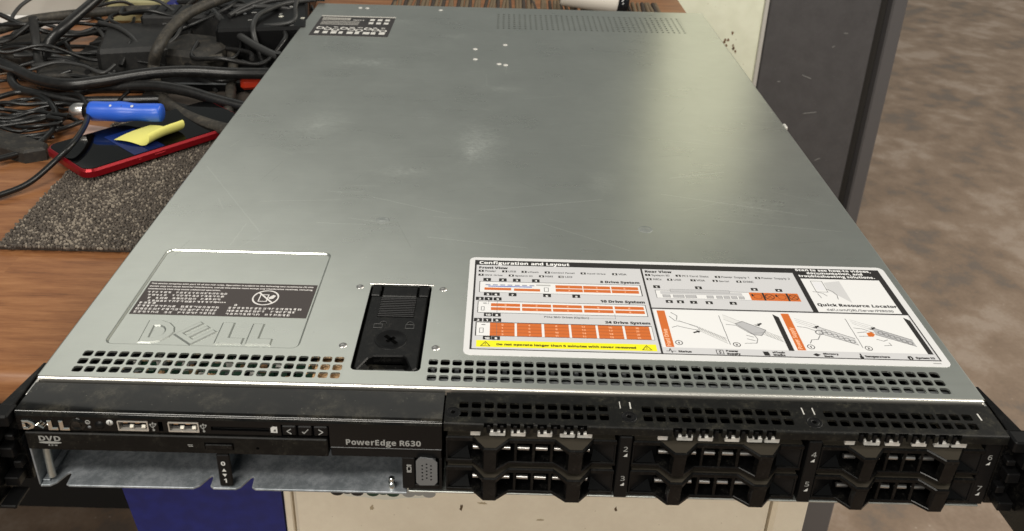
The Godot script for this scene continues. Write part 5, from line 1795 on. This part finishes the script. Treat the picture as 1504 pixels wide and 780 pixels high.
	prism(st, PackedVector2Array([Vector2(-440, -386), Vector2(-408, -374), Vector2(-378, -358), Vector2(-374, -346), Vector2(-388, -338), Vector2(-416, -350), Vector2(-440, -362)]), -1.8, 9.0, 2.0, TOP)
	tag(obj("black_plug", st, mats.dusty_black), "flat black plug on the wood left of the phone", "plug")
	# ribbed brown mat and white gadget behind the server
	var rm := thing("ribbed_mat", "brown ribbed mat edge behind the server", "mat")
	for i in 62:
		st = begin()
		var x := -150.0 + i * 5.6
		tube(st, PackedVector3Array([Vector3(x, 6, -724), Vector3(x + rng.randfn() * 1.0, 10.0, -760), Vector3(x + rng.randfn() * 2.0, 14.0, -830)]), rng.randf_range(2.2, 3.0), 7)
		obj("rib", st, mats.mat_brown if i % 3 else mats.carpet_back, rm)
	var wg := thing("camera_gadget", "white cylindrical gadget with a black ring lying behind the server", "gadget")
	var wb := Basis(Vector3(0, 0, 1), Vector3(0.86, -0.12, 0.5), Vector3(0, 1, 0)).orthonormalized()
	st = begin()
	lathe(st, [[0.0, 0.0], [12, 0.5], [14, 3], [14, 70], [13, 72]], Vector3(64, 34, -792), wb, 24)
	obj("gadget_body", st, mats.white_body, wg)
	st = begin()
	lathe(st, [[13, 71], [16, 72], [16.5, 80], [15, 84], [11, 85], [10, 80], [0, 79]], Vector3(64, 34, -792), wb, 24)
	obj("gadget_ring", st, mats.lens_black, wg)

func build_cables() -> void:
	# path points in millimetres: x, height, z
	var heap := "cables heaped on the desk"
	var list := [
		["power_cable", "thickest black cable sweeping in front of the adapters from the left edge to the server", 5.6, "rubber", [[-517, 14, -542], [-477, 16, -508], [-442, 18, -478], [-406, 20, -462], [-377, 22, -468], [-337, 26, -481], [-302, 26, -490], [-261, 24, -493], [-212, 20, -508]]],
		["power_cable", "thick black cable passing just behind the blue screwdriver handle", 5.2, "rubber", [[-406, 8, -468], [-396, 10, -478], [-368, 14, -474], [-334, 18, -470], [-299, 18, -460], [-265, 14, -448], [-222, 10, -434]]],
		["power_cable", "black cable that bends back on itself at the left below the thickest cable", 4.2, "rubber", [[-490, 10, -523], [-477, 10, -496], [-459, 9, -475], [-434, 8, -466], [-401, 6, -459], [-370, 6, -460], [-322, 6, -467]]],
		["power_cable", "dusty brown-grey cable arching highest over the charger and down beside the screwdriver", 5.6, "dusty_rubber", [[-290, 62, -662], [-328, 55, -603], [-340, 48, -563], [-342, 38, -522], [-350, 18, -523], [-340, 8, -499], [-322, 6, -467], [-295, 8, -431], [-262, 12, -398], [-226, 14, -375]]],
		["power_cable", "black cable rising steeply towards the tub at the back", 5.4, "rubber", [[-434, 64, -640], [-450, 45, -570], [-460, 34, -551], [-467, 20, -545], [-470, 8, -538]]],
		["flat_cable", "flat black ribbed cable standing upright at the left", 4.4, "adapter_black", [[-485, 50, -571], [-475, 36, -550], [-468, 20, -534], [-458, 10, -517]]],
		["flat_cable", "flat black ribbed cable running from the upright one to the left edge", 4.0, "adapter_black", [[-481, 50, -572], [-498, 36, -560], [-509, 30, -560], [-530, 26, -551]]],
		["sheathed_cable", "dusty tan sheathed cable lying across the back below the tub", 5.4, "dusty_rubber", [[-540, 34, -550], [-518, 34, -604], [-506, 34, -624], [-465, 34, -650], [-419, 34, -666], [-351, 36, -668], [-313, 36, -644]]],
		["power_cable", "dusty grey cable dropping straight towards the viewer near the server's edge", 5.0, "dusty_rubber", [[-354, 26, -687], [-328, 24, -658], [-297, 22, -595], [-279, 14, -547], [-267, 8, -495], [-246, 8, -411]]],
		["power_cable", "smooth grey cable slanting down to the server's left edge", 3.8, "grey_wire", [[-328, 44, -646], [-301, 40, -604], [-278, 36, -575], [-248, 32, -545], [-212, 28, -517]]],
		["thin_cable", "thin grey lead standing up in a bow left of the large adapter", 2.0, "grey_wire", [[-452, 26, -631], [-425, 30, -587], [-399, 26, -544], [-389, 10, -523]]],
		["thin_cable", "thin lead lying over the front of the large adapter", 2.2, "grey_wire", [[-436, 36, -608], [-408, 36, -590], [-378, 34, -556], [-364, 20, -540]]],
		["coiled_lead", "outermost of the three curved leads over the black equipment", 2.6, "grey_wire", [[-298, 46, -612], [-288, 50, -631], [-272, 52, -656], [-245, 50, -680], [-218, 46, -700]]],
		["coiled_lead", "middle one of the three curved leads over the black equipment", 2.6, "grey_wire", [[-294, 46, -618], [-280, 48, -641], [-264, 50, -662], [-238, 48, -680], [-212, 46, -690]]],
		["coiled_lead", "innermost curved lead dropping from the black equipment to the desk", 2.8, "grey_wire", [[-251, 6, -562], [-262, 40, -570], [-266, 48, -600], [-260, 49, -628], [-248, 48, -660], [-221, 46, -688]]],
		["thin_cable", "black lead bowed in front of the tan sheathed cable", 3.0, "thin_wire", [[-442, 12, -661], [-457, 18, -642], [-467, 18, -615], [-480, 12, -597]]],
		["thin_cable", "black lead curling round over bare wood at the left edge", 2.6, "thin_wire", [[-478, 6, -450], [-459, 8, -469], [-438, 8, -465], [-418, 8, -447], [-400, 6, -421], [-388, 6, -386], [-390, 5, -350], [-407, 4, -332]]],
		["thin_cable", "black lead drooping across the phone's left corner to the front left", 2.3, "thin_wire", [[-435, 4, -464], [-411, 10, -462], [-387, 16, -443], [-362, 22, -401], [-348, 22, -367], [-343, 20, -330], [-351, 12, -315], [-362, 4, -292], [-377, 2, -274], [-400, 2, -250]]],
		["thin_cable", "lowest strand of the bundle left of the screwdriver's tip", 2.0, "thin_wire", [[-446, 3, -406], [-427, 5, -411], [-412, 6, -420], [-390, 5, -420], [-378, 4, -414]]],
		["thin_cable", "strand crossing over the bundle left of the screwdriver", 2.0, "thin_wire", [[-445, 7, -386], [-419, 8, -397], [-403, 9, -406], [-407, 7, -434]]],
		["thin_cable", "strand bowing towards the phone below the bundle", 2.0, "thin_wire", [[-446, 3, -394], [-414, 4, -379], [-395, 5, -382], [-382, 5, -396], [-375, 4, -414]]],
		["thin_cable", "strand behind the bundle on the bare wood", 1.8, "thin_wire", [[-465, 2, -420], [-432, 3, -432], [-415, 3, -447], [-404, 3, -458]]],
		["thin_cable", "short looping strand at the left edge behind the bundle", 1.8, "thin_wire", [[-462, 3, -435], [-460, 4, -451], [-449, 5, -460], [-430, 4, -460]]],
		["thin_cable", "small hooked strand between the bundle and the bent-back cable", 1.8, "thin_wire", [[-429, 3, -460], [-422, 4, -440], [-406, 5, -423], [-394, 4, -429]]],
		["thin_cable", "strand nearest the flat black plug", 1.8, "thin_wire", [[-440, 2, -374], [-411, 4, -367], [-399, 4, -375], [-384, 3, -381]]],
		["white_wire", "white wire lying between the upright flat cable and the steep cable", 1.9, "white_wire", [[-482, 16, -583], [-461, 14, -569], [-449, 10, -567], [-441, 6, -568]]],
		["white_wire", "bent white wire on the dark wood in front of the thin bowed lead", 1.9, "white_wire", [[-441, 6, -568], [-432, 6, -562], [-429, 4, -553], [-436, 3, -526]]],
		["thin_cable", "thin lead between the two thick cables left of the dusty grey one", 1.8, "grey_wire", [[-305, 4, -532], [-292, 4, -512], [-283, 4, -499]]],
		["thin_cable", "thin curled lead beside the dusty grey cable", 1.6, "grey_wire", [[-305, 4, -503], [-298, 4, -515], [-301, 4, -539], [-308, 4, -555]]],
		["thin_cable", "thin lead bowing behind the orange plug", 1.8, "grey_wire", [[-279, 3, -548], [-268, 6, -561], [-259, 6, -579], [-246, 3, -583]]],
		["thin_cable", "flat grey lead behind the screwdriver that ends under the server", 2.2, "grey_wire", [[-327, 4, -470], [-293, 4, -453], [-258, 4, -442], [-231, 4, -434]]],
		["thin_cable", "short lead rising at the server's far left corner", 2.2, "grey_wire", [[-261, 30, -795], [-253, 18, -787], [-240, 8, -765]]],
		["thin_cable", "second short lead left of the server's far corner", 2.2, "grey_wire", [[-275, 24, -822], [-262, 14, -794], [-249, 6, -766]]],
		["thin_cable", "thin lead passing up behind the screwdriver handle", 1.6, "thin_wire", [[-358, 6, -432], [-357, 10, -461], [-350, 14, -480]]],
	]
	# the background tangle: thin leads that nothing tells apart
	for i in 38:
		var p := Vector3(rng.randf_range(-500, -250), rng.randf_range(14, 34), rng.randf_range(-700, -500))
		var heading := rng.randf() * TAU
		var bend := rng.randf_range(-0.9, 0.9)
		var path := []
		for k in 6:
			path.append([clampf(p.x, -540, -226), maxf(p.y, 8.0), p.z])
			p += Vector3(cos(heading) * 38.0, rng.randfn() * 9.0, sin(heading) * 30.0)
			heading += bend + rng.randfn() * 0.25
			if p.z > -495:
				p.z = -495 - rng.randf() * 15.0
		list.append(["tangled_lead", "thin black lead tangled in the dark heap behind the thickest cable", rng.randf_range(1.5, 2.8), ["thin_wire", "grey_wire", "rubber"][i % 3], path])
	for i in 12:
		var z0 := -395.0 - rng.randf() * 50.0
		var path := []
		for k in 6:
			path.append([-470.0 + k * 17.0, 3.0 + rng.randf() * 7.0, z0 + sin(k * 0.9 + i) * 8.0 + rng.randfn() * 3.0])
		list.append(["bundled_lead", "thin black strand in the loose bundle left of the blue screwdriver", rng.randf_range(1.3, 2.0), "thin_wire", path])
	for q in list:
		var pts := []
		for p in q[4]:
			pts.append(Vector3(p[0], p[1], p[2]))
		var st := begin()
		tube(st, spline(pts, 8), q[2], 12, 0.55 if q[0] == "flat_cable" else 1.0)
		tag(obj(q[0], st, mats[q[3]]), q[1], "cable", {"tangled_lead": "leads tangled behind the thickest cable", "bundled_lead": "strands of the loose bundle left of the screwdriver"}.get(q[0], heap))
